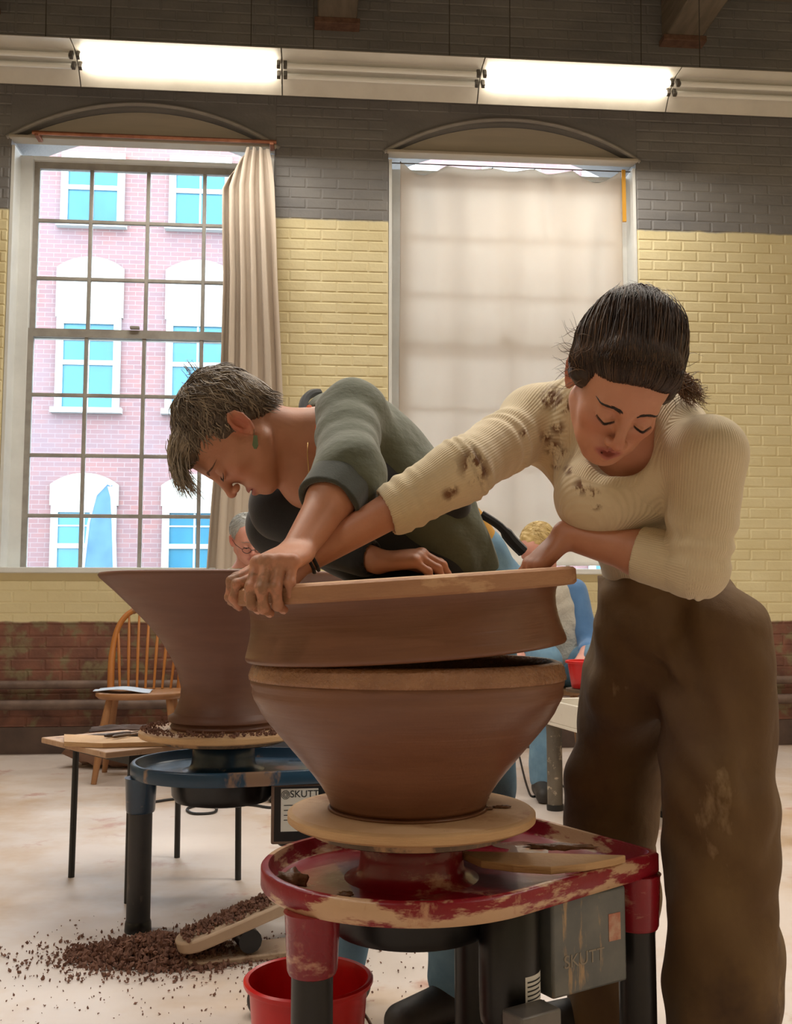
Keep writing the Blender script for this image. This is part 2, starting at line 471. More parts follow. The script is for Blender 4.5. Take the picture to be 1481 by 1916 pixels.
ww = uB1-uB0; sp = uB1-uA
rows = [(ol(370, 295)[1], ol(370, 425)[1], None), (ol(370, 600)[1], ol(370, 768)[1], ol(370, 488)[1]), (ol(370, 948)[1], ol(370, 1098)[1], ol(370, 888)[1])]
for k in range(-3, 8):
    u1 = uB1+k*sp; u0 = u1-ww
    for (zt_, zb_, arc) in rows:
        fr = MB(); fw = .13
        fr.span(u0, u0+fw, -.08, -.001, zb_, zt_); fr.span(u1-fw, u1, -.08, -.001, zb_, zt_); fr.span(u0+fw, u1-fw, -.08, -.001, zt_-fw, zt_)
        fr.span(u0-.06, u1+.06, -.16, -.001, zb_-.10, zb_); zm = (zt_+zb_)/2
        fr.span(u0+fw, u1-fw, -.06, -.001, zm-.045, zm+.045)
        w = obj('window', fr, M_FWHITE, bld)
        um = (u0+u1)/2
        obj('pane', MB().span(u0+fw, u1-fw, -.025, -.002, zm+.045, zt_-fw), M_FGLASS, w)
        obj('pane', MB().span(u0+fw, u1-fw, -.025, -.002, zb_, zm-.045), M_FGLASS, w)
        g = MB(); zq = (zm+zt_)/2
        g.span(um-.018, um+.018, -.04, -.026, zm+.045, zt_-fw); g.span(u0+fw, u1-fw, -.04, -.026, zq-.014, zq+.014)
        g.span(um-.018, um+.018, -.04, -.026, zb_, zm-.045)
        obj('glazing_bar', g, M_FWHITE, w)
        if arc:
            a = arch(um, 12, ww/2+.03, .22, arc-.22)
            m = MB(); pts = [(u0-.03, zt_)]+[(x, q) for x, q in a]+[(u1+.03, zt_)]
            m.rings([[(x, -.07, q) for x, q in pts], [(x, -.001, q) for x, q in pts]])
            obj('arched_panel', m, M_FPANEL, bld, smooth=0)
tag(obj('street', MB().span(-25, 25, T+.3, 40, -.4, -.30), mat('street_ground', (110, 110, 112), (126, 126, 126), 1, rough=.9), loc=WLOC, rz=WA), kind='structure')
# feather banner standing in front of it
fu, fz = wl(205, 905, -OD+3.0)
fb = empty('feather_banner', wx(wl(192, 990, -OD+3.0)[0], -OD+3.0, -.30), WA, 'dark blue feather banner with curved white edge outside the window', 'banner')
HT = fz+.30
pole = [(-.34+.0, 0, 0), (-.30, 0, HT*.5), (-.22, 0, HT*.8), (-.12, 0, HT*.94), (.05, 0, HT), (.12, 0, HT*.99)]
edge = [(.12, HT*.985), (.17, HT*.93), (.20, HT*.8), (.24, HT*.55), (.28, HT*.3), (.30, .35)]
obj('pole', MB().tube(pole, .02, 8), M_FWHITE, fb)
pts = [(x+.02, z) for x, y, z in pole[1:]]
outl = [(-.29, .35)]+pts+edge
obj('flag', MB().rings([[(x, -.006, z) for x, z in outl], [(x, .006, z) for x, z in outl]]), mat('banner_blue', (52, 84, 120), (70, 104, 136), 2, rough=.8), fb, smooth=0)
eo = [(x+.0, z) for x, z in edge]+[(x-.06, z) for x, z in reversed(edge)]
obj('flag_edge', MB().rings([[(x, -.010, z) for x, z in eo], [(x, -.0065, z) for x, z in eo]]), M_FWHITE, fb, smooth=0)
obj('ground_spike_base', MB().box((-.34, 0, .02), (.4, .4, .04)), M_SOCK, fb)
# ================================================================== CURTAINS
def cloth_mat(name, c, tr):
    m, nt, bs = new_mat(name); out = nt.nodes['Material Output']
    bs.inputs['Base Color'].default_value = lin(c); bs.inputs['Roughness'].default_value = .9; bs.inputs['Sheen Weight'].default_value = .2
    bumpn(nt, bs, add_noise(nt, 420, 3), .15, .002)
    t = nt.nodes.new('ShaderNodeBsdfTranslucent'); t.inputs[0].default_value = lin(c)
    mx = nt.nodes.new('ShaderNodeMixShader'); mx.inputs[0].default_value = tr
    nt.links.new(bs.outputs[0], mx.inputs[1]); nt.links.new(t.outputs[0], mx.inputs[2]); nt.links.new(mx.outputs[0], out.inputs['Surface'])
    return m
M_CURT = cloth_mat('cream_muslin', (242, 233, 222), .62)
M_CURT2 = cloth_mat('cream_muslin_thick', (226, 212, 196), .2)
def grid_obj(name, fn, nu, nv, m, parent, solid=.002, **k):
    mb = MB(); mb.v = [tuple(fn(i/nu, j/nv)) for j in range(nv+1) for i in range(nu+1)]
    mb.f = [(j*(nu+1)+i, j*(nu+1)+i+1, (j+1)*(nu+1)+i+1, (j+1)*(nu+1)+i) for j in range(nv) for i in range(nu)]
    o = obj(name, mb, m, parent, smooth=180, **k)
    if solid:
        s = o.modifiers.new('solid', 'SOLIDIFY'); s.thickness = solid; s.offset = 0
    return o
hooks = [wl(px, py, -.06) for px, py in ((749, 300), (838, 307), (921, 313), (1000, 315), (1071, 317), (1163, 318))]
sags = [.085, .02, .015, .03, .09]
def fold2(s, t, u):
    a = .010*math.sin(u*17+1.0)+.008*math.sin(u*31+2.2)+.007*math.sin(u*9+.4)
    tw = .015*math.exp(-((u-hooks[3][0]-.10)/.05)**2)*math.exp(-((t-.12)/.12)**2)      # pucker below the fourth hook
    diag = .012*math.sin((u-hooks[3][0])*26-t*14)*math.exp(-((u-hooks[3][0]-.12)/.16)**2)*max(0, 1-t*3.2)
    diag += .012*math.sin((u-hooks[4][0])*22+t*13)*math.exp(-((u-hooks[4][0]-.18)/.14)**2)*max(0, 1-t*3.5)
    diag += .012*math.sin((u-hooks[0][0])*22-t*13)*math.exp(-((u-hooks[0][0]-.18)/.14)**2)*max(0, 1-t*3.5)
    return a*(.4+.6*min(1, t*3))+tw+diag
def cur2(s, t):
    u0, u1 = hooks[0][0], hooks[-1][0]; u = u0+(u1-u0)*s
    for i in range(5):
        if u <= hooks[i+1][0]+1e-6: break
    w = (u-hooks[i][0])/(hooks[i+1][0]-hooks[i][0])
    zt_ = hooks[i][1]*(1-w)+hooks[i+1][1]*w-sags[i]*(math.sin(math.pi*max(0, min(1, w)))**1.2)
    zb = SILL+.06
    flare = 1+.012*t
    um = (u0+u1)/2
    return (um+(u-um)*flare+.006*math.sin(t*9+s*3)*t, .075+fold2(s, t, u), zt_+(zb-zt_)*t)
c2 = empty('curtain', WLOC, WA, 'translucent cream muslin curtain drawn fully across its window', 'curtain')
grid_obj('cloth', cur2, 200, 90, M_CURT, c2)
hw = MB().tube([(hooks[0][0]-.06, .045, SPRING-.055), (hooks[-1][0]+.06, .045, SPRING-.055)], .004, 8)
obj('curtain_wire', hw, M_SOCK, c2)
for u, zz in hooks:
    obj('curtain_hook', MB().tube([(u, .048, SPRING-.055), (u, .07, zz-.005)], .003, 6), M_SOCK, c2)
# bunched curtain at the side of the other window
lx = [(275, 440, 503), (300, 428, 508), (345, 415, 513), (420, 415, 516), (520, 417, 519), (660, 413, 526), (800, 406, 532), (950, 393, 534), (1060, 385, 534), (1100, 384, 533)]
OFF1 = .10
tabl = [(wl(450, y, OFF1)[1], wl(a, y, OFF1)[0], wl(b, y, OFF1)[0]) for y, a, b in lx]
def interp(z):
    for (z0, a0, b0), (z1, a1, b1) in zip(tabl[:-1], tabl[1:]):
        if z <= z0 and z >= z1:
            w = (z0-z)/(z0-z1); return a0+(a1-a0)*w, b0+(b1-b0)*w
    return tabl[-1][1:] if z < tabl[-1][0] else tabl[0][1:]
def cur1(s, t):
    z = tabl[0][0]+(tabl[-1][0]-tabl[0][0])*t
    a, b = interp(z); w = b-a
    ph = s*5.2*2*math.pi
    amp = .022+.028*min(1, t*5)
    u = a+w*(s+.016*math.sin(2*ph+.6+t*.7))
    y = -.085-amp*math.cos(ph+.8*math.sin(t*2.3+s*4))*(.7+.3*math.sin(s*9+1))-.012*math.sin(s*37+t*3)
    dz = 0
    if t < .12: dz = -.10*(1-t/.12)*max(0, .35-s)/.35*1.6
    return (u, y, z+dz)
c1 = empty('curtain', WLOC, WA, 'cream curtain pushed aside and bunched in deep folds beside the paned window', 'curtain')
grid_obj('cloth', cur1, 240, 70, M_CURT2, c1)
ru0, rz0 = wl(60, 262, .09); ru1, rz1 = wl(517, 266, .09)
cr = empty('curtain_rod', WLOC, WA, 'copper pipe curtain rod over the paned window', 'curtain rod')
obj('rod', MB().tube([(ru0, -.09, rz1), (ru1, -.09, rz1)], .013, 12), mat('copper_pipe', (150, 96, 72), (176, 118, 90), 12, rough=.4, metal=.6), cr)
for u in (ru0+.03, ru1-.03):
    obj('rod_bracket', MB().box((u, -.05, rz1-.005), (.03, .10, .035)), mat('copper_pipe', (0, 0, 0)), cr, bevel=.004)

# ================================================================== POTTER'S WHEELS
def text_mesh(name, s, size, m, parent, loc, rot, depth=.0006):
    cu = bpy.data.curves.new(name, 'FONT'); cu.body = s; cu.size = size; cu.extrude = depth; cu.align_x = 'CENTER'; cu.align_y = 'CENTER'
    t = bpy.data.objects.new(name, cu); COL.objects.link(t)
    me = bpy.data.meshes.new_from_object(t.evaluated_get(bpy.context.evaluated_depsgraph_get()))
    bpy.data.objects.remove(t); me.materials.clear(); me.materials.append(m)
    o = bpy.data.objects.new(name, me); COL.objects.link(o); o.parent = parent; o.location = loc; o.rotation_euler = rot
    return o
M_CLAYDRY = (206, 168, 134)
M_RED = mat('red_enamel', (150, 12, 34), (128, 8, 28), 4, rough=.22, rough2=.4, coat=.3, bump=.1, bscale=30,
            splat=[((200, 150, 126), 5.5, .60, .66, (1, 1, 2.2)), ((178, 110, 92), 16, .62, .70)])
M_REDRIM = mat('red_enamel_clay_smeared', (146, 14, 36), (126, 10, 28), 4, rough=.35, bump=.15, bscale=40,
            splat=[(M_CLAYDRY, 4.6, .49, .54, (1, 1, 4)), ((190, 140, 110), 19, .60, .68, (1, 1, .5))])
M_BLUE = mat('blue_enamel', (26, 62, 88), (20, 48, 72), 4, rough=.25, rough2=.42, coat=.2,
             splat=[((150, 134, 122), 6, .64, .72, (1, 1, 2))])
M_BLUERIM = mat('blue_enamel_clay_smeared', (34, 70, 96), (24, 54, 78), 4, rough=.35,
             splat=[((140, 112, 92), 5, .57, .62, (1, 1, .4))])
M_BLACKLEG = mat('black_leg', (20, 18, 18), (28, 25, 24), 8, rough=.38, splat=[((190, 160, 130), 60, .74, .78), ((120, 96, 76), 7, .66, .76, (1, 1, .5))])
M_LEGBLUE = mat('dusty_leg', (44, 44, 48), (62, 58, 58), 6, rough=.55, splat=[((150, 132, 120), 9, .60, .75, (1, 1, .3))])
M_PAN = mat('black_pan', (14, 13, 14), (22, 20, 20), 6, rough=.35)
M_STEEL = mat('wheel_head_metal', (92, 78, 68), (130, 110, 92), 9, rough=.45, metal=.5, splat=[((176, 140, 108), 14, .5, .6)])
M_BOXGREY = mat('streaked_grey_box', (96, 100, 102), (122, 122, 118), 9, rough=.45, metal=.1,
                splat=[((178, 150, 116), 8, .55, .62, (4, 4, .7)), ((30, 30, 32), 8, .66, .70, (3, 3, .7))])
M_LABEL = mat('paper_label', (222, 220, 214), rough=.6)
M_INK = mat('black_ink', (24, 24, 26), rough=.6)
M_FAINT = mat('faded_lettering', (150, 140, 126), rough=.6)
M_JBOX = mat('grey_junction_box', (104, 102, 100), (122, 118, 114), 8, rough=.4, metal=.3)
def outline(R=.262, cx=.418, cy=.195, n=40, inset=0):
    R2 = R-inset; x2 = cx-inset; y2 = cy-inset*.8
    # tangent point of the line from the corner to the circle
    d = math.hypot(x2, y2); a = math.atan2(y2, x2)+math.acos(min(1, R2/d))
    pts = [(R2*math.cos(t), R2*math.sin(t)) for t in np.linspace(a, 2*math.pi-a, n)]
    rc = .03
    tx, ty = pts[-1]; L = math.hypot(x2-tx, -y2-ty); ux, uy = (x2-tx)/L, (-y2-ty)/L
    c0 = (x2-ux*rc, -y2-uy*rc); c1 = (x2, -y2+rc)
    def arc(p, q, m):
        return [((1-t)**2*p[0]+2*t*(1-t)*m[0]+t*t*q[0], (1-t)**2*p[1]+2*t*(1-t)*m[1]+t*t*q[1]) for t in np.linspace(0, 1, 7)]
    low = arc(c0, c1, (x2, -y2)); hi = [(x, -y) for x, y in reversed(low)]
    return pts+low+hi
def wheel(loc, rz, paint, rim, legm, pan, boxm, label, faded):
    mx, my = (.085, -.165) if faded else (.20, -.02)
    root = empty('pottery_wheel_table', loc, rz, label, 'pottery wheel', 'pottery wheels')
    ZR, ZF, ZB = .456, .428, .418
    o0, o1, o2, o3 = outline(), outline(inset=.016), outline(inset=.022), outline(inset=.004)
    rg = [[(x, y, ZB) for x, y in o3], [(x, y, ZB+.006) for x, y in o0], [(x, y, ZR-.004) for x, y in o0], [(x, y, ZR) for x, y in outline(inset=.004)],
          [(x, y, ZR) for x, y in outline(inset=.013)], [(x, y, ZR-.005) for x, y in o1], [(x, y, ZF+.004) for x, y in o2], [(x, y, ZF) for x, y in outline(inset=.028)],
          ]
    m = MB().rings(rg, True, False); tray_rim = obj('tray_rim', m, rim, root, smooth=50)
    m = MB(); i3 = outline(inset=.027)
    m.rings([[(x, y, ZB) for x, y in i3], [(x, y, ZF) for x, y in i3]]); obj('tray', m, paint, root, smooth=30)
    obj('hub', MB().lathe([(.001, ZF+.02), (.118, ZF), (.110, ZF+.003), (.098, ZF+.008), (.092, ZF+.018), (.090, ZF+.04), (.088, .492), (.084, .496), (.001, .496)], 48), paint, root, smooth=50)
    obj('shaft', MB().lathe([(.001, .49), (.066, .49), (.066, .508), (.001, .508)], 32), pan, root)
    obj('wheel_head', MB().lathe([(.001, .506), (.17, .506), (.178, .509), (.178, .523), (.175, .525), (.001, .525)], 56), M_STEEL, root)
    obj('belt_cover', MB().lathe([(.001, .335), (.10, .335), (.135, .343), (.146, .36), (.150, .418), (.001, .418)], 44), pan, root)
    for (x, y) in ((-.225, -.06), (.375, -.165), (.218, .123)):
        lg = obj('leg', MB().lathe([(.001, .02), (.033, .02), (.033, .35), (.001, .35)], 24, (x, y, 0)), legm, root)
        obj('socket', MB().lathe([(.034, .322), (.0375, .324), (.040, .33), (.044, .415), (.046, .419), (.001, .419)], 28, (x, y, 0)), paint, lg)
        obj('rubber_foot', MB().lathe([(.001, 0), (.036, 0), (.037, .004), (.036, .024), (.034, .03)], 24, (x, y, 0)), pan, lg)
    bx0, bx1, by0, by1, bz0, bz1 = .138, .305, -.212, -.09, .258, .417
    cb = obj('control_box', MB().span(bx0, bx1, by0, by1, bz0, bz1), boxm, root, bevel=.005)
    xm = (bx0+bx1)/2
    if faded:
        text_mesh('lettering', 'SKUTT', .030, M_FAINT, cb, (xm-.015, by0-.0003, .312), (math.pi/2, 0, 0))
        obj('speed_label', MB().span(bx1-.042, bx1-.015, by0-.001, by0, .33, .375), mat('worn_pink_label', (206, 168, 146), (190, 120, 100), 60, rough=.6), cb)
    else:
        obj('front_panel', MB().span(bx0+.008, bx1-.004, by0-.0007, by0+.001, bz0+.008, bz1-.006), pan, cb)
        obj('name_plate', MB().span(bx0+.026, bx1-.040, by0-.001, by0, .292, .405), M_LABEL, cb)
        text_mesh('lettering', 'SKUTT', .026, M_INK, cb, (xm+.006, by0-.0014, .390), (math.pi/2, 0, 0))
        e = MB(); q = MB()
        for r in (.011, .0075, .004):
            q.tube([(xm-.045+r*math.cos(t), by0-.0015, .389+r*math.sin(t)) for t in np.linspace(0, 2*math.pi, 20)], .0008, 5)
        obj('spiral_logo', q, M_INK, cb)
        for i in range(4): obj('printed_line', MB().span(bx0+.034, bx1-.05-.02*(i % 2), by0-.0015, by0-.001, .36-.013*i, .362-.013*i), M_INK, cb)
    mo = obj('motor', MB().lathe([(.001, .215), (.040, .215), (.048, .224), (.050, .24), (.050, .40), (.044, .41), (.001, .412)], 32, (mx, my, 0)), pan, root)
    p = MB(); 
    for i in range(7):
        pass
    a0, a1 = math.radians(262), math.radians(318)
    ins = [(mx+.0506*math.cos(a), my+.0506*math.sin(a)) for a in np.linspace(a0, a1, 8)]
    if faded:
        g = MB(); g.v = [(x, y, z) for z in (.262, .306) for x, y in ins]; g.f = [(i, i+1, 9+i, 8+i) for i in range(7)]
        lab = obj('rating_label', g, M_LABEL, mo)
        for i in range(5):
            g = MB(); i2 = [(mx+.0509*math.cos(a), my+.0509*math.sin(a)) for a in np.linspace(a0+.08, a1-.08-.1*(i % 3), 8)]
            g.v = [(x, y, z) for z in (.268+.007*i, .2705+.007*i) for x, y in i2]; g.f = [(k, k+1, 9+k, 8+k) for k in range(7)]
            obj('printed_line', g, M_INK, lab)
        jb = obj('junction_box', MB().box((.060, -.252, .232), (.080, .05, .085)), M_JBOX, root, bevel=.004)
        obj('switch_lever', MB().tube([(.06, -.277, .232), (.06, -.288, .242)], .004, 8), M_PAN, jb)
        obj('cover_screw', MB().tube([(.03, -.277, .262), (.03, -.279, .262)], .003, 8), M_PAN, jb)
        obj('bracket', MB().span(.045, .085, -.227, -.195, .215, .25), M_PAN, root)
        cord = [(.12, -.205, .26), (.115, -.215, .21), (.10, -.225, .17), (.13, -.22, .10), (.16, -.20, .03), (.20, -.15, .006)]
        obj('power_cord', MB().tube(smooth_path(cord, 40), .0045, 8), M_PAN, root)
    return root
def smooth_path(pts, n):
    pts = [Vector(p) for p in pts]; out = []; m = len(pts)-1
    for i in range(n+1):
        t = i/n*m; k = min(int(t), m-1); w = t-k
        p0, p1, p2, p3 = pts[max(k-1, 0)], pts[k], pts[k+1], pts[min(k+2, m)]
        out.append(.5*((2*p1)+(p2-p0)*w+(2*p0-5*p1+4*p2-p3)*w*w+(3*p1-p0-3*p2+p3)*w**3))
    return out
RWL = (.027, 1.83, 0); RWA = math.radians(32)
BWL = (-.50, 3.0, 0); BWA = math.radians(7)
red_wheel = wheel(RWL, RWA, M_RED, M_REDRIM, M_BLACKLEG, M_PAN, M_BOXGREY, 'red pottery wheel smeared with clay under the bowl being joined', True)
blue_wheel = wheel(BWL, BWA, M_BLUE, M_BLUERIM, M_LEGBLUE, M_PAN, mat('brown_box', (112, 88, 76), (130, 104, 90), 6, rough=.5), 'dark blue pottery wheel with black box carrying the tall flared pot', False)

# ---- bats
M_BAT = mat('clay_stained_plywood', (196, 158, 122), (212, 176, 138), 3, rough=.7, bump=.2, bscale=40,
            splat=[((176, 130, 98), 6, .55, .66), ((96, 70, 54), 30, .71, .74)])
M_BATEDGE = mat('ply_edge', (190, 150, 108), (206, 168, 124), 6, rough=.7, bump=.35, bscale=24, bstretch=(1, 1, 8), stretch=(1, 1, 10), splat=[((120, 88, 64), 25, .70, .74)])
M_BATDARK = mat('clay_soaked_edge', (160, 114, 82), (178, 132, 96), 5, rough=.6, bump=.4, bscale=30, bstretch=(1, 1, 6), stretch=(1, 1, 6), splat=[((104, 70, 50), 18, .66, .71), ((196, 154, 116), 9, .60, .66, (1, 1, 3))])
def bat(loc, R, z0, z1, label, tilt=None):
    root = empty('throwing_bat', loc, 0, label, 'bat', 'round throwing bats')
    h = z1-z0
    obj('board', MB().lathe([(.001, 0), (R-.005, 0), (R, .004), (R, h-.004), (R-.005, h), (.001, h)], 96), M_BATDARK if tilt else M_BATEDGE, root, smooth=50)
    obj('clay_film', MB().lathe([(.001, h), (R-.008, h), (R-.012, h+.0012), (.001, h+.0014)], 80), M_BAT, root)
    if tilt: root.rotation_euler = tilt
    return root
bat((RWL[0], RWL[1], .525), .217, .525, .545, 'round plywood bat under the wide brown bowl on the red wheel')
bat((BWL[0], BWL[1], .525), .242, .525, .545, 'round bat covered in trimmings under the tall flared pot')

# ---- pots
def clay_mat(name, c1, c2, rough, rough2, lines=90, b=.25):
    m = mat(name, c1, c2, 3.5, .3, .7, rough=rough, rough2=rough2, stretch=(1, 1, 7))
    nt = m.node_tree; bs = nt.nodes['Principled BSDF']
    bumpn(nt, bs, add_noise(nt, lines, 3, stretch=(.04, .04, 1)), b, .004)
    bumpn(nt, bs, add_noise(nt, 220, 3), .08, .002)
    return m
M_CLAY = clay_mat('wet_brown_clay', (108, 68, 48), (124, 82, 58), .44, .30)
M_CLAY2 = clay_mat('dark_brown_clay', (104, 68, 54), (118, 80, 64), .55, .45, 60, .12)
M_SLIP = mat('wet_slip_rim', (148, 104, 74), (168, 122, 88), 20, rough=.16, rough2=.34, bump=.9, bscale=110, bdist=.006)
ZT = .5464
def zr(py): return CAM_H-(py-1133)/1900*1.83
def rr(px, c=762): return (px-c)/1900*1.83
bowl_prof = [(1035, 1233), (1044, 1236), (1049, 1244), (1051, 1254)]
root = empty('clay_bowl', (RWL[0]-.006, RWL[1], ZT), 0, 'wide brown clay bowl standing on the red wheel', 'pot')
prof = [(rr(x), zr(y)-ZT) for x, y in ((1050, 1266), (1049, 1275), (1046, 1281), (1047, 1290), (1043, 1301), (1036, 1313), (1030, 1325), (1018, 1342), (1003, 1360), (984, 1382), (962, 1408), (940, 1434), (924, 1455), (912, 1474), (906, 1488), (903, 1498))]
zb0 = 0.0
prof += [(rr(904), .006), (rr(909), .0), (.001, .0)]
inner = [(rr(1030)-.000, zr(1234)-ZT), (rr(1022), zr(1246)-ZT), (rr(1015), zr(1290)-ZT), (rr(985), zr(1345)-ZT), (rr(930), zr(1410)-ZT), (rr(870), zr(1480)-ZT), (.001, .02)]
full = [(r, z) for r, z in reversed(inner)]+[(rr(x), zr(y)-ZT) for x, y in bowl_prof]
wob = lambda a, z, i: .0012*math.sin(3*a+z*20)+.0008*math.sin(7*a+i)
obj('wall', MB().lathe([(rr(1040), zr(1256)-ZT), (rr(1046), zr(1261)-ZT)]+prof, 128, wob=lambda a, z, i: .0010*math.sin(3*a+z*20)), M_CLAY, root, smooth=180)
obj('slip_rim', MB().lathe(full+[(rr(1053), zr(1259)-ZT), (rr(1052.5), zr(1265)-ZT), (rr(1046), zr(1266.5)-ZT)], 128, wob=lambda a, z, i: .0010*math.sin(3*a+z*20)+(.0008*math.sin(23*a+i*2) if i > 7 else 0)), M_SLIP, root, smooth=180)
# the upper section, still on its bat, held tilted over the bowl
tilt = Euler((math.radians(1.6), -math.radians(3.7), 0))
BC = P(752, 1112, 1.83)
top_bat = bat(BC, .310, 0, .030, 'round bat held upside down with a clay ring below it', tilt)
ring = empty('clay_ring', BC, 0, 'thick clay ring hanging from a bat above the bowl', 'pot'); ring.rotation_euler = tilt
rp = [(.277, -.0004), (.274, -.008), (.2725, -.02), (.2725, -.034), (.2745, -.05), (.278, -.066), (.282, -.080), (.285, -.090), (.2855, -.095), (.283, -.099), (.276, -.1005), (.262, -.099), (.255, -.092), (.250, -.05), (.248, -.0004)]
obj('wall', MB().lathe(rp, 128, wob=lambda a, z, i: .0012*math.sin(2*a+z*30)), M_CLAY, ring, smooth=180)
# tall flared pot
fp = empty('flared_clay_pot', (BWL[0], BWL[1], .5464), 0, 'tall dark clay pot flaring to a wide rim on the blue wheel', 'pot')
def z3(py): return CAM_H-(py-1133)/1900*3.0-.5464
def r3(px): return (424-px)/1900*3.0
fo = [(r3(330), 0), (r3(326), .008), (r3(330), .018), (r3(322), .024), (r3(323), .036), (r3(332), .044), (r3(333), .047), (r3(337), .062), (r3(343), .085), (r3(345), .115), (r3(343), z3(1275)), (r3(337), z3(1252)), (r3(326), z3(1228)), (r3(308), z3(1198)), (r3(284), z3(1168)), (r3(252), z3(1135)), (r3(222), z3(1106)), (r3(196), z3(1083)), (r3(193), z3(1078)), (r3(195), z3(1074)), (r3(202), z3(1073))]
fi = [(r3(235), z3(1105)), (r3(292), z3(1165)), (r3(335), z3(1220)), (r3(352), z3(1260)), (r3(355), .06), (.001, .03)]
obj('wall', MB().lathe(fo+fi, 120), M_CLAY2, fp, smooth=60)
# ---- crumbs
def crumbs(name, pts, m, parent=None, **k):
    """pts: (x, y, z, size)"""
    mb = MB(); r = random.Random(5)
    base = [Vector(v).normalized() for v in ((1, 0, 0), (-1, 0, 0), (0, 1, 0), (0, -1, 0), (0, 0, 1), (0, 0, -1))]
    fc = [(0, 2, 4), (2, 1, 4), (1, 3, 4), (3, 0, 4), (2, 0, 5), (1, 2, 5), (3, 1, 5), (0, 3, 5)]
    for x, y, z, s in pts:
        R = Euler((r.uniform(0, 6), r.uniform(0, 6), r.uniform(0, 6))).to_matrix()
        sx = Vector((r.uniform(.5, 1.5), r.uniform(.5, 1.2), r.uniform(.3, .8)))
        mb.add([R @ Vector((b.x*sx.x*r.uniform(.7, 1.2), b.y*sx.y*r.uniform(.7, 1.2), b.z*sx.z))*s+Vector((x, y, z)) for b in base], fc)
    return obj(name, mb, m, parent, smooth=0, **k)
M_CRUMB = mat('dry_clay_crumbs', (104, 72, 60), (134, 96, 80), 40, rough=.9)
r = random.Random(3); pts = []
for i in range(900):
    a = r.uniform(0, 6.283); q = .165+.072*math.sqrt(r.random())
    pts.append((BWL[0]+q*math.cos(a), BWL[1]+q*math.sin(a), .5475+abs(r.gauss(0, .004)), r.uniform(.0025, .007)))
crumbs('clay_trimmings', pts, M_CRUMB, label='brown clay trimmings scattered round the foot of the flared pot', cat='clay trimmings', kind='stuff')
pts = []
pc = ZP(300, 1790, 0)
for i in range(5200):
    a = r.uniform(0, 6.283); q = abs(r.gauss(0, .5))
    x = pc.x+q*.36*math.cos(a); y = pc.y+q*.17*math.sin(a)
    hgt = .055*math.exp(-(q/.42)**2)
    if math.hypot(x-(BWL[0]-.215), y-(BWL[1]-.087)) < .045: continue
    pts.append((x, y, .004+r.random()*hgt, r.uniform(.004, .012) if q < .7 else r.uniform(.002, .007)))
for i in range(700):
    pts.append((pc.x+r.uniform(-.35, .9), pc.y+r.uniform(-.7, .35), .0025, r.uniform(.0012, .004)))
crumbs('clay_trimmings', pts, M_CRUMB, label='heap of dark clay trimmings on the floor by the blue wheel', cat='clay trimmings', kind='stuff')
# ---- lumps of clay on the red wheel
def lump(loc, s, seed, m, name='clay_scrap', label=None):
    bm = bmesh.new(); bmesh.ops.create_icosphere(bm, subdivisions=3, radius=1)
    rr_ = random.Random(seed); ph = [rr_.uniform(0, 6) for _ in range(9)]
    for v in bm.verts:
        c = v.co
        d = 1+.22*math.sin(4*c.x+ph[0])*math.sin(5*c.y+ph[1])+.16*math.sin(9*c.z+7*c.x+ph[2])+.10*math.sin(15*c.y+ph[3]+11*c.x)
        v.co = Vector((c.x*s[0]*d, c.y*s[1]*d, max(c.z, -.55)*s[2]*d))
    me = bpy.data.meshes.new(name); bm.to_mesh(me); bm.free(); me.materials.append(m)
    me.polygons.foreach_set('use_smooth', [True]*len(me.polygons))
    zmin = min(v.co.z for v in me.vertices)
    o = link(name, me, None, (loc[0], loc[1], loc[2]-zmin)); tag(o, label, 'clay scrap', 'scraps of clay on the red wheel')
    return o
M_LUMP = mat('wet_clay_scrap', (96, 66, 46), (122, 84, 58), 30, rough=.4, bump=.4, bscale=80)
for (px, py, z, s, lab) in ((545, 1660, .4285, (.024, .017, .016), 'crumbled clay scrap by the rounded rim of the red tray'),
                       (647, 1678, .4285, (.012, .007, .005), 'thin clay scrap lying loose in the red tray'),
                       (795, 1696, .4285, (.022, .008, .006), 'flat tan clay scrap near the front rim of the red tray'),
                       (912, 1515, .5466, (.010, .006, .003), 'small clay scrap on the bat beside the bowl foot'),
                       (938, 1512, .5466, (.016, .004, .003), 'thin sliver of clay near the edge of the bat'),
                       (905, 1497, .5466, (.008, .008, .010), 'clay scrap stuck against the bowl foot')):
    q = ZP(px, py, z); lump(q, s, int(px), M_LUMP, label=lab)
# half round board resting on the tray
hb = [ZP(x, y, .475) for x, y in ((857, 1586), (1170, 1594), (1150, 1600), (1095, 1610), (1030, 1616), (960, 1612), (900, 1604))]
q0 = hb[0]; hbp = [(p.x-q0.x, p.y-q0.y) for p in hb]
ho = obj('half_round_board', MB().prism(hbp, -.013, 0), M_BATEDGE, None, (q0.x, q0.y, .470), smooth=0, bevel=.002, label='pale half round plywood board lying across the red tray', cat='board')
q = ZP(1050, 1590, .4705); lump(q, (.055, .010, .006), 77, M_LUMP, label='flattened strip of wet clay on the half round board')
pud = MB().lathe([(.001, .0012), (.05, .001), (.058, .0002)], 36, wob=lambda a, z, i: (.012*math.sin(3*a+.6)+.008*math.sin(5*a)) if i else 0)
pq = ZP(985, 1586, .4288)
obj('water_puddle', pud, mat('muddy_water', (150, 120, 104), rough=.04, spec=.8), None, (pq.x, pq.y, .4282), label='shiny puddle of muddy water in the red tray behind the hub', cat='puddle')

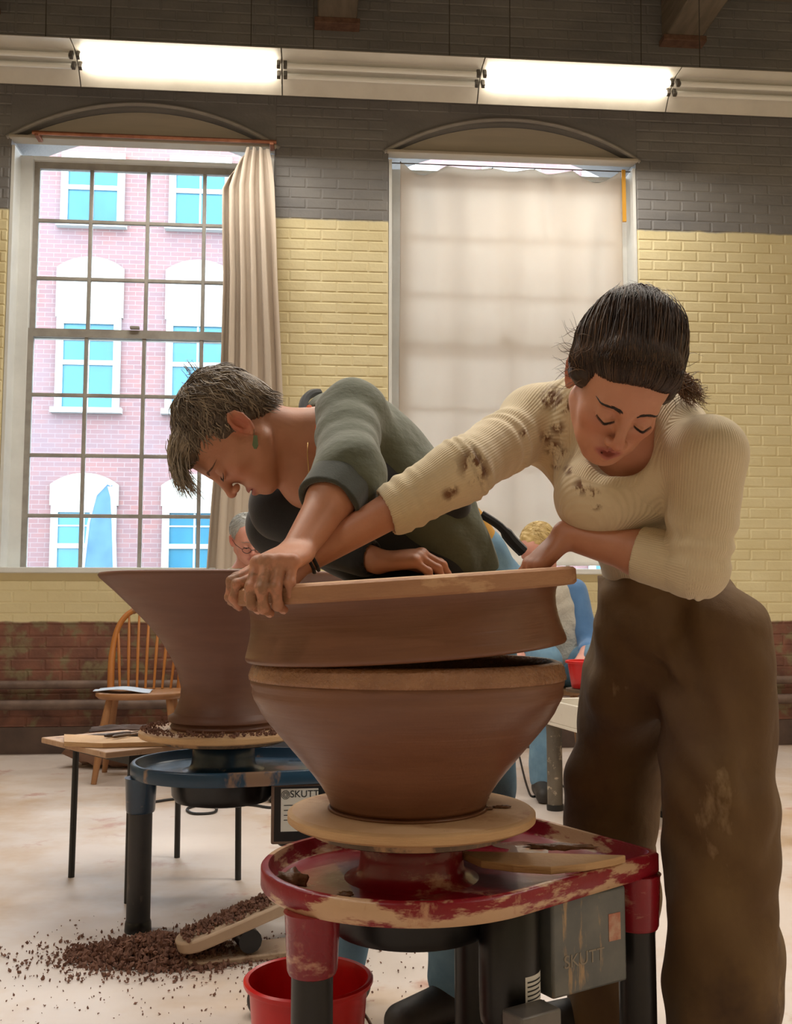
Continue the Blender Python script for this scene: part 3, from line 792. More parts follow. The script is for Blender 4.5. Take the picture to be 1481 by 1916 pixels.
# ---- foot pedal
PD = empty('foot_pedal', ZP(445, 1790, 0), math.radians(22), 'tan foot pedal heaped with clay crumbs beside the blue wheel', 'foot pedal')
M_PEDAL = mat('tan_pedal', (178, 152, 128), (192, 166, 140), 6, rough=.6, splat=((150, 118, 94), 8, .58, .66))
def stadium(l, w, n=10):
    return [(-l/2+w/2+w/2*math.cos(a), w/2*math.sin(a)) for a in np.linspace(math.pi/2, 3*math.pi/2, n)]+[(l/2, -w/2), (l/2, w/2)]
obj('base', MB().prism(stadium(.30, .115), 0, .016), M_PEDAL, PD, bevel=.004)
Rt = Matrix.Rotation(math.radians(-17), 3, 'Y')
tr = MB(); so = stadium(.32, .125)
tr.rings([[Rt @ Vector((x, y, z))+Vector((.0, 0, .075)) for x, y in so] for z in (0, .032)])
obj('treadle', tr, M_PEDAL, PD, bevel=.006)
obj('pivot', MB().tube([(.02, -.05, .05), (.02, .05, .05)], .03, 14), M_PAN, PD)
pts = []
for i in range(900):
    x = r.uniform(-.14, .15); y = r.gauss(0, .024)
    if abs(y) > .052: continue
    v = Rt @ Vector((x, y, .036+r.random()*.012*(1-abs(y)/.06)))+Vector((0, 0, .075)); pts.append((v.x, v.y, v.z, r.uniform(.003, .008)))
crumbs('clay_crumbs', pts, M_CRUMB, PD, kind='stuff')

# ---- red bucket under the wheel
M_BUCKET = mat('red_plastic', (214, 22, 24), (196, 14, 18), 5, rough=.3, splat=((170, 70, 60), 12, .66, .72))
def bucket(loc, R, h, label, handle=True):
    root = empty('bucket', loc, -1.57, label, 'bucket', 'red plastic buckets')
    rb = R*.80
    obj('body', MB().lathe([(.001, .002), (rb-.003, .002), (rb, .006), (R-.004, h-.012), (R+.004, h-.012), (R+.006, h-.008), (R+.006, h-.003), (R+.002, h), (R-.003, h-.002), (R-.0065, h-.014), (rb-.004, .008), (.001, .006)], 64), M_BUCKET, root, smooth=50)
    if handle:
        pts = [((R+.009)*math.cos(a), (R+.009)*math.sin(a)*1.0, h-.02-.085*math.sin(a)) for a in np.linspace(.0, math.pi, 24)]
        obj('handle', MB().tube(pts, .003, 8), M_STEEL, root)
        for s in (-1, 1): obj('handle_lug', MB().box((s*(R+.006), 0, h-.02), (.012, .02, .02)), M_BUCKET, root, bevel=.003)
    return root
bk = P(577, 1826, 1.86)
bucket((bk.x, bk.y, 0), .108, bk.z, 'red plastic bucket on the floor behind the leg of the red wheel')

# ================================================================== SMALL TABLE AND TOOLS
M_WOODT = mat('worn_table_wood', (176, 140, 112), (194, 160, 130), 4, rough=.6, stretch=(1, 8, 1), splat=((130, 98, 78), 9, .60, .68))
M_THIN = mat('thin_black_leg', (26, 25, 25), (40, 38, 36), 6, rough=.5, splat=((140, 120, 100), 16, .66, .74))
tang = math.atan2(.26, .29)
tcx, tcy = (-.82-.78)/2, (3.18+3.74)/2
tb = empty('work_table', (tcx, tcy, 0), tang, 'small wooden table with thin black legs behind the blue wheel', 'table')
obj('tabletop', MB().span(-.30, .235, -.235, .235, .445, .463), M_WOODT, tb, bevel=.003)
obj('apron', MB().span(-.21, .21, -.21, .21, .415, .445), M_THIN, tb)
for sx in (-1, 1):
    for sy in (-1, 1):
        obj('leg', MB().tube([(sx*.195, sy*.195, .43), (sx*.198, sy*.198, 0)], .0105, 10), M_THIN, tb)
def put(px, py, z): return ZP(px, py, z)
b1 = [put(x, y, .478) for x, y in ((120, 1388), (192, 1391), (338, 1387), (318, 1381), (120, 1374))]
obj('ware_board', MB().prism([(p.x-b1[0].x, p.y-b1[0].y) for p in b1], -.014, 0), M_BATEDGE, None, (b1[0].x, b1[0].y, .4785), smooth=0, label='pale tool board laid on the small work table', cat='board')
M_TOOLD = mat('dark_tool', (52, 40, 36), (78, 60, 52), 14, rough=.6)
M_TOOLW = mat('wooden_tool', (176, 140, 104), (190, 154, 116), 10, rough=.6)
def tool(pa, pb, r0, m, label, tip=None):
    a = put(*pa, .4865); b = put(*pb, .4865)
    root = empty('pottery_tool', a, 0, label, 'tool', 'tools on the work table')
    d = b-a
    obj('handle', MB().tube([(0, 0, 0), d*.1, d*.5, d*.72], [r0*.6, r0, r0, r0*.6], 10), m, root)
    obj('blade', MB().tube([d*.72, d*.9, d], [r0*.35, r0*.5, r0*.2], 6), tip or M_STEEL, root)
tool((196, 1377), (262, 1368), .0065, M_TOOLD, 'dark handled knife lying on the tool board')
tool((210, 1379), (258, 1372), .0055, M_STEEL, 'thin grey metal tool beside the dark knife')
tool((262, 1378), (285, 1374), .0075, M_TOOLW, 'short wooden rib tool next to the flared pot bat')
# dark cloth
cq = put(222, 1371, .4795)
def rag(s, t): return ((s-.5)*.22, (t-.5)*.12, .003+.012*abs(math.sin(s*9+t*4))*math.sin(math.pi*s)*math.sin(math.pi*t)+.006*math.sin(7*t+3*s)**2)
ro = grid_obj('rag', rag, 30, 18, mat('dark_rag', (58, 44, 40), (78, 60, 54), 12, rough=.9), None, .003, label='crumpled dark brown rag on the tool board', cat='rag')
ro.location = (cq.x, cq.y+.07, cq.z); ro.rotation_euler = (0, 0, .2)
# clay bag on the floor by the wall
bm_ = lump(ZP(215, 1432, 0), (.24, .15, .12), 41, mat('brown_clay_bag', (120, 88, 72), (146, 110, 90), 4, rough=.5, bump=.2, bscale=12), 'clay_bag')
bm_['label'] = 'lumpy brown clay bag on the floor behind the small table'; bm_['category'] = 'clay bag'; del bm_['group']

# ================================================================== WINDSOR CHAIR
M_PINE = mat('honey_pine', (168, 100, 42), (186, 118, 54), 5, rough=.4, stretch=(1, 1, .2))
M_PINED = mat('worn_pine_seat', (150, 104, 66), (170, 122, 82), 5, rough=.45, stretch=(1, 4, 1))
ch = P(266, 1292, 5.45)
CH = empty('windsor_chair', (ch.x, ch.y, 0), math.radians(8), 'honey coloured spindle back windsor chair standing by the brick wall', 'chair')
SZ = ch.z
seat = [(.235*math.copysign(abs(math.cos(a))**.75, math.cos(a)), .21*math.copysign(abs(math.sin(a))**.75, math.sin(a))) for a in np.linspace(0, 2*math.pi, 40, endpoint=False)]
obj('seat', MB().rings([[(x*.93, y*.93, SZ-.034) for x, y in seat], [(x, y, SZ-.02) for x, y in seat], [(x, y, SZ-.006) for x, y in seat], [(x*.97, y*.97, SZ) for x, y in seat], [(x*.6, y*.6, SZ-.008) for x, y in seat]]), M_PINED, CH, smooth=50)
bow = []
for a in np.linspace(0, math.pi, 40):
    x = -.205*math.copysign(abs(math.cos(a))**.75, math.cos(a)); h = .44*math.sin(a)**.62
    bow.append((x*(1-.10*(1-h/.44)), .165+.13*h/.44, SZ-.005+h))
obj('bow', MB().tube(bow, [.016 if 3 < i < 36 else .019 for i in range(40)], 12), M_PINE, CH)
obj('crest', MB().tube(bow[15:25], .0195, 12), M_PINED, CH)
for k in range(7):
    s = (k-3)/3.0
    xt = s*.165; ht = .44*(1-abs(xt/.205)**(1/.75*2.0))**.31 if abs(xt) < .205 else 0
    ht = .44*math.sin(math.acos(min(1, abs(xt/.205)**(1/.75))))**.62
    obj('spindle', MB().tube([(s*.135, .155, SZ-.004), (s*.15, .155+.13*ht/.88, SZ+ht/2), (xt, .165+.13*ht/.44, SZ-.012+ht)], [.0065, .0085, .0055], 8), M_PINE, CH)
for sx in (-1, 1):
    for sy in (-1, 1):
        obj('leg', MB().tube([(sx*.15, sy*.13, SZ-.03), (sx*.178, sy*.155, SZ*.55), (sx*.21, sy*.19, 0)], [.017, .022, .014], 12), M_PINED, CH)
obj('stretcher', MB().tube([(-.185, 0, .17), (.185, 0, .17)], .011, 8), M_PINED, CH)
for sx in (-1, 1): obj('stretcher', MB().tube([(sx*.19, -.175, .17), (sx*.19, .175, .17)], .011, 8), M_PINED, CH)
pp = MB(); 
def sheet(s, t): return ((s-.5)*.28, (t-.5)*.2, .012*math.sin(s*5)*s+.004*math.sin(t*6+s*3)+.006)
so = grid_obj('paper', sheet, 16, 10, mat('pale_blue_paper', (206, 222, 244), rough=.7), None, .003, label='pale blue paper lying on the seat of the windsor chair', cat='paper')
so.location = (ch.x-.09, ch.y-.03, SZ+.002); so.rotation_euler = (0, 0, .1)

# ================================================================== FURTHER WHEEL AT THE BACK
FW = empty('pottery_wheel_table', (0, 0, 0), 0, 'white splash pan wheel with clay crusted legs by the curtained window', 'pottery wheel', 'pottery wheels')
fa = math.atan2(-.35, .09)
o_ = Vector((.655, 4.62, 0)); e1 = Vector((math.cos(fa), math.sin(fa), 0)); e2 = Vector((-e1.y, e1.x, 0))
FW.location = o_; FW.rotation_euler = (0, 0, fa)
M_PANW = mat('white_splash_pan', (226, 220, 206), (236, 230, 218), 5, rough=.4, splat=((170, 130, 110), 6, .66, .72))
M_CRUST = mat('clay_crusted_leg', (120, 110, 96), (86, 80, 72), 8, rough=.7, stretch=(1, 1, .4), splat=((188, 172, 150), 26, .56, .64), bump=.4, bscale=60)
m = MB(); m.span(0, .58, 0, .50, .375, .39)
for a in ((0, .58, 0, .012), (0, .58, .488, .5), (0, .012, .012, .488), (.568, .58, .012, .488)): m.span(*a, .39, .485)
obj('splash_pan', m, M_PANW, FW, bevel=.004)
for (x, y) in ((.04, .04), (.54, .05), (.3, .45)):
    lg = obj('leg', MB().lathe([(.001, .02), (.034, .02), (.034, .33), (.036, .36), (.036, .374), (.001, .374)], 20, (x, y, 0)), M_CRUST, FW)
    obj('rubber_foot', MB().lathe([(.001, 0), (.037, 0), (.038, .02), (.036, .026)], 20, (x, y, 0)), M_THIN, lg)
obj('motor', MB().lathe([(.001, .18), (.06, .18), (.07, .2), (.07, .36), (.06, .374), (.001, .374)], 24, (.22, .14, 0)), M_CRUST, FW)
obj('wheel_head', MB().lathe([(.001, .44), (.02, .44), (.02, .53), (.105, .532), (.105, .545), (.001, .545)], 40, (.24, .125, 0)), M_STEEL, FW)
obj('shaft', MB().lathe([(.001, .39), (.05, .39), (.045, .45), (.001, .45)], 24, (.24, .125, 0)), M_STEEL, FW)
bl = o_+e1*.24+e2*.125
bucket((bl.x, bl.y, .5452), .100, .120, 'red plastic bucket standing on the white splash pan wheel', False)
# ---- cables on the floor
M_CORD = mat('black_cord', (32, 30, 30), rough=.5)
c0 = [ZP(x, y, .006) for x, y in ((600, 1488), (520, 1510), (470, 1506), (400, 1503), (352, 1512), (362, 1522), (400, 1520), (398, 1508), (340, 1495), (290, 1500))]
obj('power_cable', MB().tube(smooth_path([p-c0[0] for p in c0], 70), .006, 8), M_CORD, None, c0[0], label='black cable looping over the floor behind the blue wheel', cat='cable')
c0 = [ZP(x, y, .005) for x, y in ((968, 1400), (985, 1470), (1000, 1490), (1030, 1462), (1060, 1475), (1110, 1500))]
obj('power_cable', MB().tube(smooth_path([p-c0[0] for p in c0], 50), .005, 8), M_CORD, None, c0[0], label='thin dark cable on the floor by the white wheel legs', cat='cable')
c0 = [ZP(x, y, .005) for x, y in ((730, 1905), (700, 1912), (672, 1918), (600, 1935), (520, 1950))]
# ================================================================== ORGANIC SURFACES (distance fields -> one continuous mesh)
F32 = np.float32
def A3(p): return np.array([p[0], p[1], p[2]], dtype=F32)
class Field:
    """list of shapes blended in order; each shape: kind, parameters, blend radius, operation"""
    def __init__(s): s.it = []; s.disp = None; s.dmax = 0.0
    def _add(s, fn, c, rad, k, op): s.it.append((fn, A3(c), float(rad), float(k), op)); return s
    def rc(s, a, b, ra, rb, k=.02, op='u'):
        a = A3(a); b = A3(b); d = b-a; L2 = max(float(d@d), 1e-12)
        def fn(p):
            q = p-a; t = np.clip((q@d)/L2, 0, 1).astype(F32)
            q = q-t[:, None]*d
            return np.sqrt((q*q).sum(1))-(ra+(rb-ra)*t)
        return s._add(fn, (a+b)/2, math.sqrt(L2)/2+max(ra, rb), k, op)
    def chain(s, pts, rad, k=.02, op='u'):
        for i in range(len(pts)-1): s.rc(pts[i], pts[i+1], rad[i], rad[i+1], k, op)
        return s
    def el(s, c, r, R=None, k=.02, op='u'):
        c = A3(c); r = np.array(r, F32); Rm = None if R is None else np.array(R, F32)
        def fn(p):
            q = p-c
            if Rm is not None: q = q@Rm
            a = q/r; k0 = np.sqrt((a*a).sum(1)); b = a/r; k1 = np.sqrt((b*b).sum(1))
            return k0*(k0-1)/np.maximum(k1, 1e-6)
        return s._add(fn, c, float(r.max()), k, op)
    def bx(s, c, h, R=None, rnd=.005, k=.01, op='u'):
        c = A3(c); h = np.array(h, F32)-rnd; Rm = None if R is None else np.array(R, F32)
        def fn(p):
            q = p-c
            if Rm is not None: q = q@Rm
            q = np.abs(q)-h
            return np.sqrt((np.maximum(q, 0)**2).sum(1))+np.minimum(q.max(1), 0)-rnd
        return s._add(fn, c, float(np.linalg.norm(h))+rnd, k, op)
    def plane(s, c, n, k=.002):              # keep the side the normal points away from
        c = A3(c); n = np.array(n, F32); n = n/np.linalg.norm(n)
        return s._add(lambda p: (p-c)@n, c, 1e9, k, 'i')
    def group(s, g, o, R, k=.02, rad=.2, op='u'):   # g in local coordinates, placed by origin o and rotation R (columns = axes)
        o = A3(o); Rm = np.array(R, F32)
        return s._add(lambda p: g((p-o)@Rm, 9e9), o, rad, k, op)
    def __call__(s, p, margin):
        d = np.full(len(p), 9.0, F32)
        for fn, c, rad, k, op in s.it:
            if rad > 1e8 or margin > 1e8: idx = None; q = p
            else:
                e = p-c; idx = np.nonzero((e*e).sum(1) < (rad+margin+k)**2)[0]
                if not len(idx): continue
                q = p[idx]
            e = fn(q); o = d if idx is None else d[idx]
            if op == 'u':
                h = np.maximum(k-np.abs(o-e), 0)/max(k, 1e-6); v = np.minimum(o, e)-h*h*k*.25
            elif op == 's':
                e = -e; h = np.maximum(k-np.abs(o-e), 0)/max(k, 1e-6); v = np.maximum(o, e)+h*h*k*.25
            else:
                h = np.maximum(k-np.abs(o-e), 0)/max(k, 1e-6); v = np.maximum(o, e)+h*h*k*.25
            if idx is None: d = v.astype(F32)
            else: d[idx] = v
        if s.disp is not None and margin < 1e8:
            idx = np.nonzero(np.abs(d) < margin+s.dmax*2)[0]
            if len(idx): d[idx] = d[idx]-s.disp(p[idx]).astype(F32)
        return d
def mesh_field(f, lo, hi, h):
    lo = np.array(lo, F32); hi = np.array(hi, F32); L = 5
    n = np.ceil((hi-lo)/(h*2**L)).astype(int)
    c = np.stack(np.meshgrid(*[np.arange(k) for k in n], indexing='ij'), -1).reshape(-1, 3)
    o8 = np.array([(i, j, k) for i in (0, 1) for j in (0, 1) for k in (0, 1)])
    for l in range(L, -1, -1):
        s = h*2**l; thr = s*1.15+f.dmax*1.5
        d = f(((c+.5)*s+lo).astype(F32), thr)
        c = c[np.abs(d) < thr]
        if l: c = (c[:, None, :]*2+o8[None]).reshape(-1, 3)
    N = (n*2**L+3).astype(np.int64)
    lidx = lambda q: (q[..., 0]*N[1]+q[..., 1])*N[2]+q[..., 2]
    cor = c[:, None, :]+o8[None]
    li = lidx(cor); u, inv = np.unique(li, return_inverse=True); inv = inv.reshape(li.shape)
    pc = np.stack([u//(N[1]*N[2]), (u//N[2]) % N[1], u % N[2]], -1)
    val = f((pc*h+lo).astype(F32), h*2+f.dmax*1.5)
    cv = val[inv]; act = (cv.min(1) < 0) & (cv.max(1) >= 0)
    c = c[act]; cv = cv[act]
    pos = np.zeros((len(c), 3)); cnt = np.zeros(len(c))
    for a in range(8):
        for ax in range(3):
            if o8[a][ax]: continue
            b = a | (4, 2, 1)[ax]
            va, vb = cv[:, a], cv[:, b]; m = (va < 0) != (vb < 0)
            t = va[m]/(va[m]-vb[m]); q = o8[a][None]+np.zeros((m.sum(), 3)); q[:, ax] += t
            pos[m] += q; cnt[m] += 1
    vert = (c+pos/cnt[:, None])*h+lo
    ci = lidx(c); order = np.argsort(ci); srt = ci[order]
    def find(q):
        k = lidx(q); j = np.searchsorted(srt, k); j = np.minimum(j, len(srt)-1)
        return np.where(srt[j] == k, order[j], -1)
    quads = []
    for ax, (b1, b2) in ((0, (1, 2)), (1, (2, 0)), (2, (0, 1))):
        va = cv[:, 0]; vb = cv[:, (4, 2, 1)[ax]]
        m = np.nonzero((va < 0) != (vb < 0))[0]
        q = c[m]; e1 = np.zeros(3, int); e1[b1] = 1; e2 = np.zeros(3, int); e2[b2] = 1
        i0, i1, i2, i3 = m, find(q-e1), find(q-e1-e2), find(q-e2)
        ok = (i1 >= 0) & (i2 >= 0) & (i3 >= 0)
        Q = np.stack([i0, i1, i2, i3], 1)[ok]; fl = va[m][ok] >= 0
        Q[fl] = Q[fl][:, ::-1]; quads.append(Q)
    return vert, np.concatenate(quads)
def field_obj(name, f, lo, hi, h, m, parent, origin, attrs=None, label=None):
    v, q = mesh_field(f, lo, hi, h)
    me = bpy.data.meshes.new(name)
    vl = (v-np.array(origin)).astype(F32)
    me.vertices.add(len(v)); me.vertices.foreach_set('co', vl.ravel())
    me.loops.add(q.size); me.loops.foreach_set('vertex_index', q.ravel().astype(np.int32))
    me.polygons.add(len(q)); me.polygons.foreach_set('loop_start', (np.arange(len(q))*4).astype(np.int32))
    me.update(calc_edges=True); me.polygons.foreach_set('use_smooth', np.ones(len(q), bool))
    if attrs:
        for k, fn in attrs.items():
            a = me.attributes.new(k, 'FLOAT', 'POINT'); a.data.foreach_set('value', np.asarray(fn(v.astype(F32)), F32))
    me.materials.append(m); me.update()
    o = link(name, me, parent, label=label)
    return o
def basis(up, fwd):
    up = Vector(up).normalized(); fwd = Vector(fwd); fwd = (fwd-up*fwd.dot(up)).normalized()
    left = up.cross(fwd)
    return np.array([[left[i], -fwd[i], up[i]] for i in range(3)], F32)      # columns: local x (left), y (back), z (up)

# ------------------------------------------------------------------ head (local: face to -y, crown +z, person's left +x)
def head_field(mouth=.0015, nose=1.0, jaw=1.0, ears=True, detail=True):
    g = Field()
    g.el((0, .016, .034), (.0735, .091, .080), k=.02)
    g.el((0, -.028, -.012), (.0635, .064, .084), k=.025)
    g.el((0, -.034, .046), (.060, .056, .050), k=.02)
    for s in (-1, 1):
        g.rc((s*.050*jaw, .002, -.050), (s*.020*jaw, -.066, -.092), .020, .017, k=.03)
        g.el((s*.040, -.060, -.026), (.022, .021, .020), k=.02)
        g.el((s*.032, -.062, -.062), (.018, .020, .022), k=.02)
    g.el((0, -.076, -.092), (.019, .016, .017), k=.02)
    g.rc((-.034, -.079, .021), (.034, -.079, .021), .0115, .0115, k=.02)
    for s in (-1, 1): g.el((s*.032, -.102, .002), (.020, .018, .0125), k=.016, op='s')
    g.el((0, -.070, -.068), (.028, .022, .020), k=.02)
    if detail:
        for s in (-1, 1):
            g.el((s*.0315, -.0765, .001), (.0160, .0138, .0128), k=.004)              # closed upper lid
            g.rc((s*.018, -.0905, -.0055), (s*.032, -.0925, -.0085), .0022, .0026, k=.006); g.rc((s*.032, -.0925, -.0085), (s*.045, -.0845, -.0055), .0026, .002, k=.006)
    g.rc((0, -.089, .010), (0, -.110*nose**.2, -.031), .0068, .0090, k=.016)
    g.el((0, -.1125, -.0345), (.0098, .0090, .0085), k=.008)
    if detail:
        for s in (-1, 1):
            g.el((s*.0125, -.1015, -.0385), (.0078, .0095, .0068), k=.006)
            g.el((s*.0065, -.1075, -.0450), (.0038, .0055, .0030), k=.003, op='s')
            g.rc((s*.024, -.0825, -.0685), (0, -.0955, -.0625), .0042, .0056, k=.006)
            g.rc((s*.024, -.0825, -.0690), (0, -.0945, -.0745-mouth), .0042, .0068, k=.006)
        g.el((0, -.0985, -.0680-mouth*.4), (.0215, .0120, .0014+mouth), k=.0025, op='s')
        g.el((0, -.098, -.0555), (.0032, .004, .007), k=.006, op='s')
    if ears:
        for s in (-1, 1):
            c = Vector((s*.077, .012, -.004))
            R = (Matrix.Rotation(-s*math.radians(24), 3, 'Z') @ Matrix.Rotation(math.radians(-12), 3, 'X'))
            g.el(c, (.0060, .0165, .0290), np.array(R), k=.006)
            g.el(c+R @ Vector((s*.0075, -.001, .003)), (.0080, .0105, .0185), np.array(R), k=.003, op='s')
            rim = [(0, -.012, .008), (0, -.008, .022), (0, .003, .029), (0, .013, .022), (0, .0165, .008), (0, .013, -.008), (0, .005, -.020), (0, -.002, -.026)]
            pts = [c+R @ Vector((s*.003, y, z)) for _, y, z in rim]
            g.chain(pts, [.0040]*6+[.0048, .0060], k=.002)
            g.rc(c+R @ Vector((s*.004, -.010, -.004)), c+R @ Vector((s*.003, -.011, .002)), .0035, .003, k=.004)
    return g
# ------------------------------------------------------------------ hand
def hand(f, wrist, d, dorsal, side, curls, thumb, sc=1.0, spread=1.0, wr=.024, nails=None):
    """side +1 right hand, -1 left hand; curls: 4 x (mcp, pip, dip) degrees; thumb: list of 3 direction vectors in hand space"""
    x = Vector(d).normalized(); z = Vector(dorsal); z = (z-x*z.dot(x)).normalized(); y = z.cross(x)*side     # y toward the thumb
    W = lambda v: Vector(wrist)+(x*v[0]+y*v[1]+z*v[2])*sc
    mcp = [(.088, .027, .0), (.091, .0075, .003), (.085, -.0115, .001), (.076, -.0285, -.003)]
    ln = [(.043, .026, .021), (.047, .030, .022), (.044, .028, .022), (.034, .021, .019)]
    rad = [(.0102, .0092, .0082, .0068), (.0105, .0094, .0084, .0070), (.0100, .0090, .0080, .0066), (.0088, .0080, .0071, .0060)]
    f.el(W((.045, -.002, -.003)), (.050*sc, .036*sc, .0145*sc), np.array([[x[i], y[i], z[i]] for i in range(3)]), k=.015)
    for i in range(4):
        f.rc(W((.004, mcp[i][1]*.55, -.002)), W(mcp[i]), wr*.50*sc, .0112*sc, k=.014)
    ends = []
    for i in range(4):
        p = Vector(mcp[i]); a = 0; dy = (mcp[i][1]-.0)*.10*spread
        pts = [p]
        for j in range(3):
            a += math.radians(curls[i][j]); l = ln[i][j]
            p = p+Vector((math.cos(a)*l, dy*l/.04*.35*math.cos(a), -math.sin(a)*l)); pts.append(p)
        f.rc(W(pts[0]+Vector((0, 0, .0015))), W(pts[0]), .0108*sc, .0108*sc, k=.006)
        f.chain([W(q) for q in pts], [r_*sc for r_ in rad[i]], k=.0035)
        for j in (1, 2):
            f.el(W(pts[j]), (rad[i][j]*1.07*sc,)*3, k=.004)
        ends.append((W(pts[3]), W(pts[2])))
        if nails is not None:
            dirv = (W(pts[3])-W(pts[2])).normalized()
            up = (x*math.sin(a)+z*math.cos(a)).normalized()
            nails.append((W(pts[3])-dirv*.004*sc+up*rad[i][3]*.80*sc, dirv, up, .0052*sc))
    p = Vector((.014, .020, -.008)); pts = [p]
    for v, l in zip(thumb, (.040, .032, .026)):
        p = p+Vector(v).normalized()*l; pts.append(p)
    f.rc(W((.03, .012, -.010)), W(pts[1]), .014*sc, .0115*sc, k=.014)
    f.chain([W(q) for q in pts], [r_*sc for r_ in (.0145, .0118, .0105, .0082)], k=.006)
    return ends
def nail_obj(nails, m, parent, origin):
    mb = MB()
    for c, d, u, r_ in nails:
        s = d.cross(u).normalized(); c = c-Vector(origin)
        ring0 = [c+d*(math.cos(a)*r_*1.25)+s*(math.sin(a)*r_*.95)+u*(.0012-.0012*abs(math.sin(a))**2) for a in np.linspace(0, 2*math.pi, 12, endpoint=False)]
        ring1 = [c+d*(math.cos(a)*r_*.6)+s*(math.sin(a)*r_*.45)+u*.0018 for a in np.linspace(0, 2*math.pi, 12, endpoint=False)]
        mb.rings([ring0, ring1], True, True)
    return obj('fingernails', mb, m, parent, smooth=60)
# ------------------------------------------------------------------ materials for people
def skin_mat(name, c, c2, lip):
    m, nt, bs = new_mat(name)
    col = ramp(nt, add_noise(nt, 14, 4), .3, .7, lin(c), lin(c2))
    at = nt.nodes.new('ShaderNodeAttribute'); at.attribute_name = 'lip'
    col = mixc(nt, at.outputs['Fac'], col, lin(lip))
    at = nt.nodes.new('ShaderNodeAttribute'); at.attribute_name = 'flush'
    col = mixc(nt, at.outputs['Fac'], col, lin((c[0], int(c[1]*.72), int(c[2]*.70))))
    at = nt.nodes.new('ShaderNodeAttribute'); at.attribute_name = 'clay'
    mm = nt.nodes.new('ShaderNodeMath'); mm.operation = 'MULTIPLY'
    nt.links.new(at.outputs['Fac'], mm.inputs[0]); nt.links.new(ramp(nt, add_noise(nt, 45, 5), .42, .52, (0, 0, 0, 1), (1, 1, 1, 1)), mm.inputs[1])
    col = mixc(nt, mm.outputs[0], col, lin((150, 108, 80)))
    nt.links.new(col, bs.inputs['Base Color'])
    bs.inputs['Roughness'].default_value = .50
    bs.inputs['Subsurface Weight'].default_value = .18; bs.inputs['Subsurface Radius'].default_value = (1, .35, .2); bs.inputs['Subsurface Scale'].default_value = .008
    bumpn(nt, bs, add_noise(nt, 260, 3), .12, .002)
    return m
def head_attrs(o, R, hands=()):
    o = A3(o)
    def loc(v): return (v-o)@R
    def sm(d, a, b): return np.clip((b-d)/(b-a), 0, 1)
    def lip(v):
        q = loc(v)
        e = np.sqrt((q[:, 0]/.026)**2+((q[:, 2]+.0685)/.0115)**2)
        return np.where(q[:, 1] < -.078, sm(e, .75, 1.05), 0)*.75
    def flush(v):
        q = loc(v)
        a = sm(np.sqrt((np.abs(q[:, 0])-.042)**2+(q[:, 1]+.07)**2+(q[:, 2]+.03)**2), .008, .034)
        b = sm(np.sqrt(q[:, 0]**2+(q[:, 1]+.113)**2+(q[:, 2]+.036)**2), .004, .02)
        c = sm(np.sqrt((np.abs(q[:, 0])-.08)**2+(q[:, 1]-.012)**2+(q[:, 2]+.004)**2), .012, .034)
        return np.maximum(np.maximum(a*.22, b*.30), c*.6)
    def clay(v):
        w = np.zeros(len(v), F32)
        for (c, r_) in hands:
            w = np.maximum(w, np.clip(1.6-1.6*np.sqrt(((v-A3(c))**2).sum(1))/r_, 0, 1))
        return w
    return {'lip': lip, 'flush': flush, 'clay': clay}
def hairmat(name, c1, c2, c3=None):
    m = mat(name, c1, c2, 30, .35, .65, rough=.42, spec=.4, stretch=(1, 1, 1))
    nt = m.node_tree; bs = nt.nodes['Principled BSDF']
    at = nt.nodes.new('ShaderNodeAttribute'); at.attribute_name = 'shade'
    old = bs.inputs['Base Color'].links[0].from_socket
    nt.links.new(mixc(nt, at.outputs['Fac'], old, lin(c3 or c2)), bs.inputs['Base Color'])
    return m
def strands_obj(name, strands, m, parent, origin, n=4):
    """strands: list of (points, radius, shade)"""
    mb = MB(); sh = []
    O = Vector(origin)
    for pts, r_, s in strands:
        k = len(pts); k0 = len(mb.v)
        rad = [r_*(.6 if i == 0 else 1.0-.85*(i/(k-1))**2) for i in range(k)]
        mb.tube([Vector(p)-O for p in pts], rad, n)
        sh += [s]*(len(mb.v)-k0)
    o = obj(name, mb, m, parent, smooth=180)
    if len(o.data.vertices) == len(sh):
        a = o.data.attributes.new('shade', 'FLOAT', 'POINT'); a.data.foreach_set('value', sh)
    return o
def seg_param(p, a, b):
    a = A3(a); d = A3(b)-a; L = float(np.linalg.norm(d)); d = d/L
    t = (p-a)@d; q = p-a-t[:, None]*d
    return t, np.sqrt((q*q).sum(1)), L

def drape(strands, g, H, R, lo=.0004, hi=.0022, seed=1):
    """lay strand points on the outside of the local hair cap g"""
    Rn = np.array(R, F32); Hn = A3(H); rs = np.random.RandomState(seed); out = []
    P_ = np.array([[p[i] for i in range(3)] for s in strands for p in s[0]], F32); off = np.concatenate([np.full(len(s[0]), rs.uniform(lo, hi)) for s in strands])
    q = (P_-Hn)@Rn
    for _ in range(2):
        d = g(q, 9e9); e = .002
        gr = np.stack([g(q+np.eye(3, dtype=F32)[i]*e, 9e9)-g(q-np.eye(3, dtype=F32)[i]*e, 9e9) for i in range(3)], 1)/(2*e)
        gr /= np.maximum(np.linalg.norm(gr, axis=1, keepdims=True), .2)
        q = q+gr*np.maximum(off-d, 0)[:, None]
    w = q@Rn.T+Hn; k = 0
    for s in strands:
        n = len(s[0]); out.append(([Vector(map(float, p)) for p in w[k:k+n]], s[1], s[2])); k += n
    return out
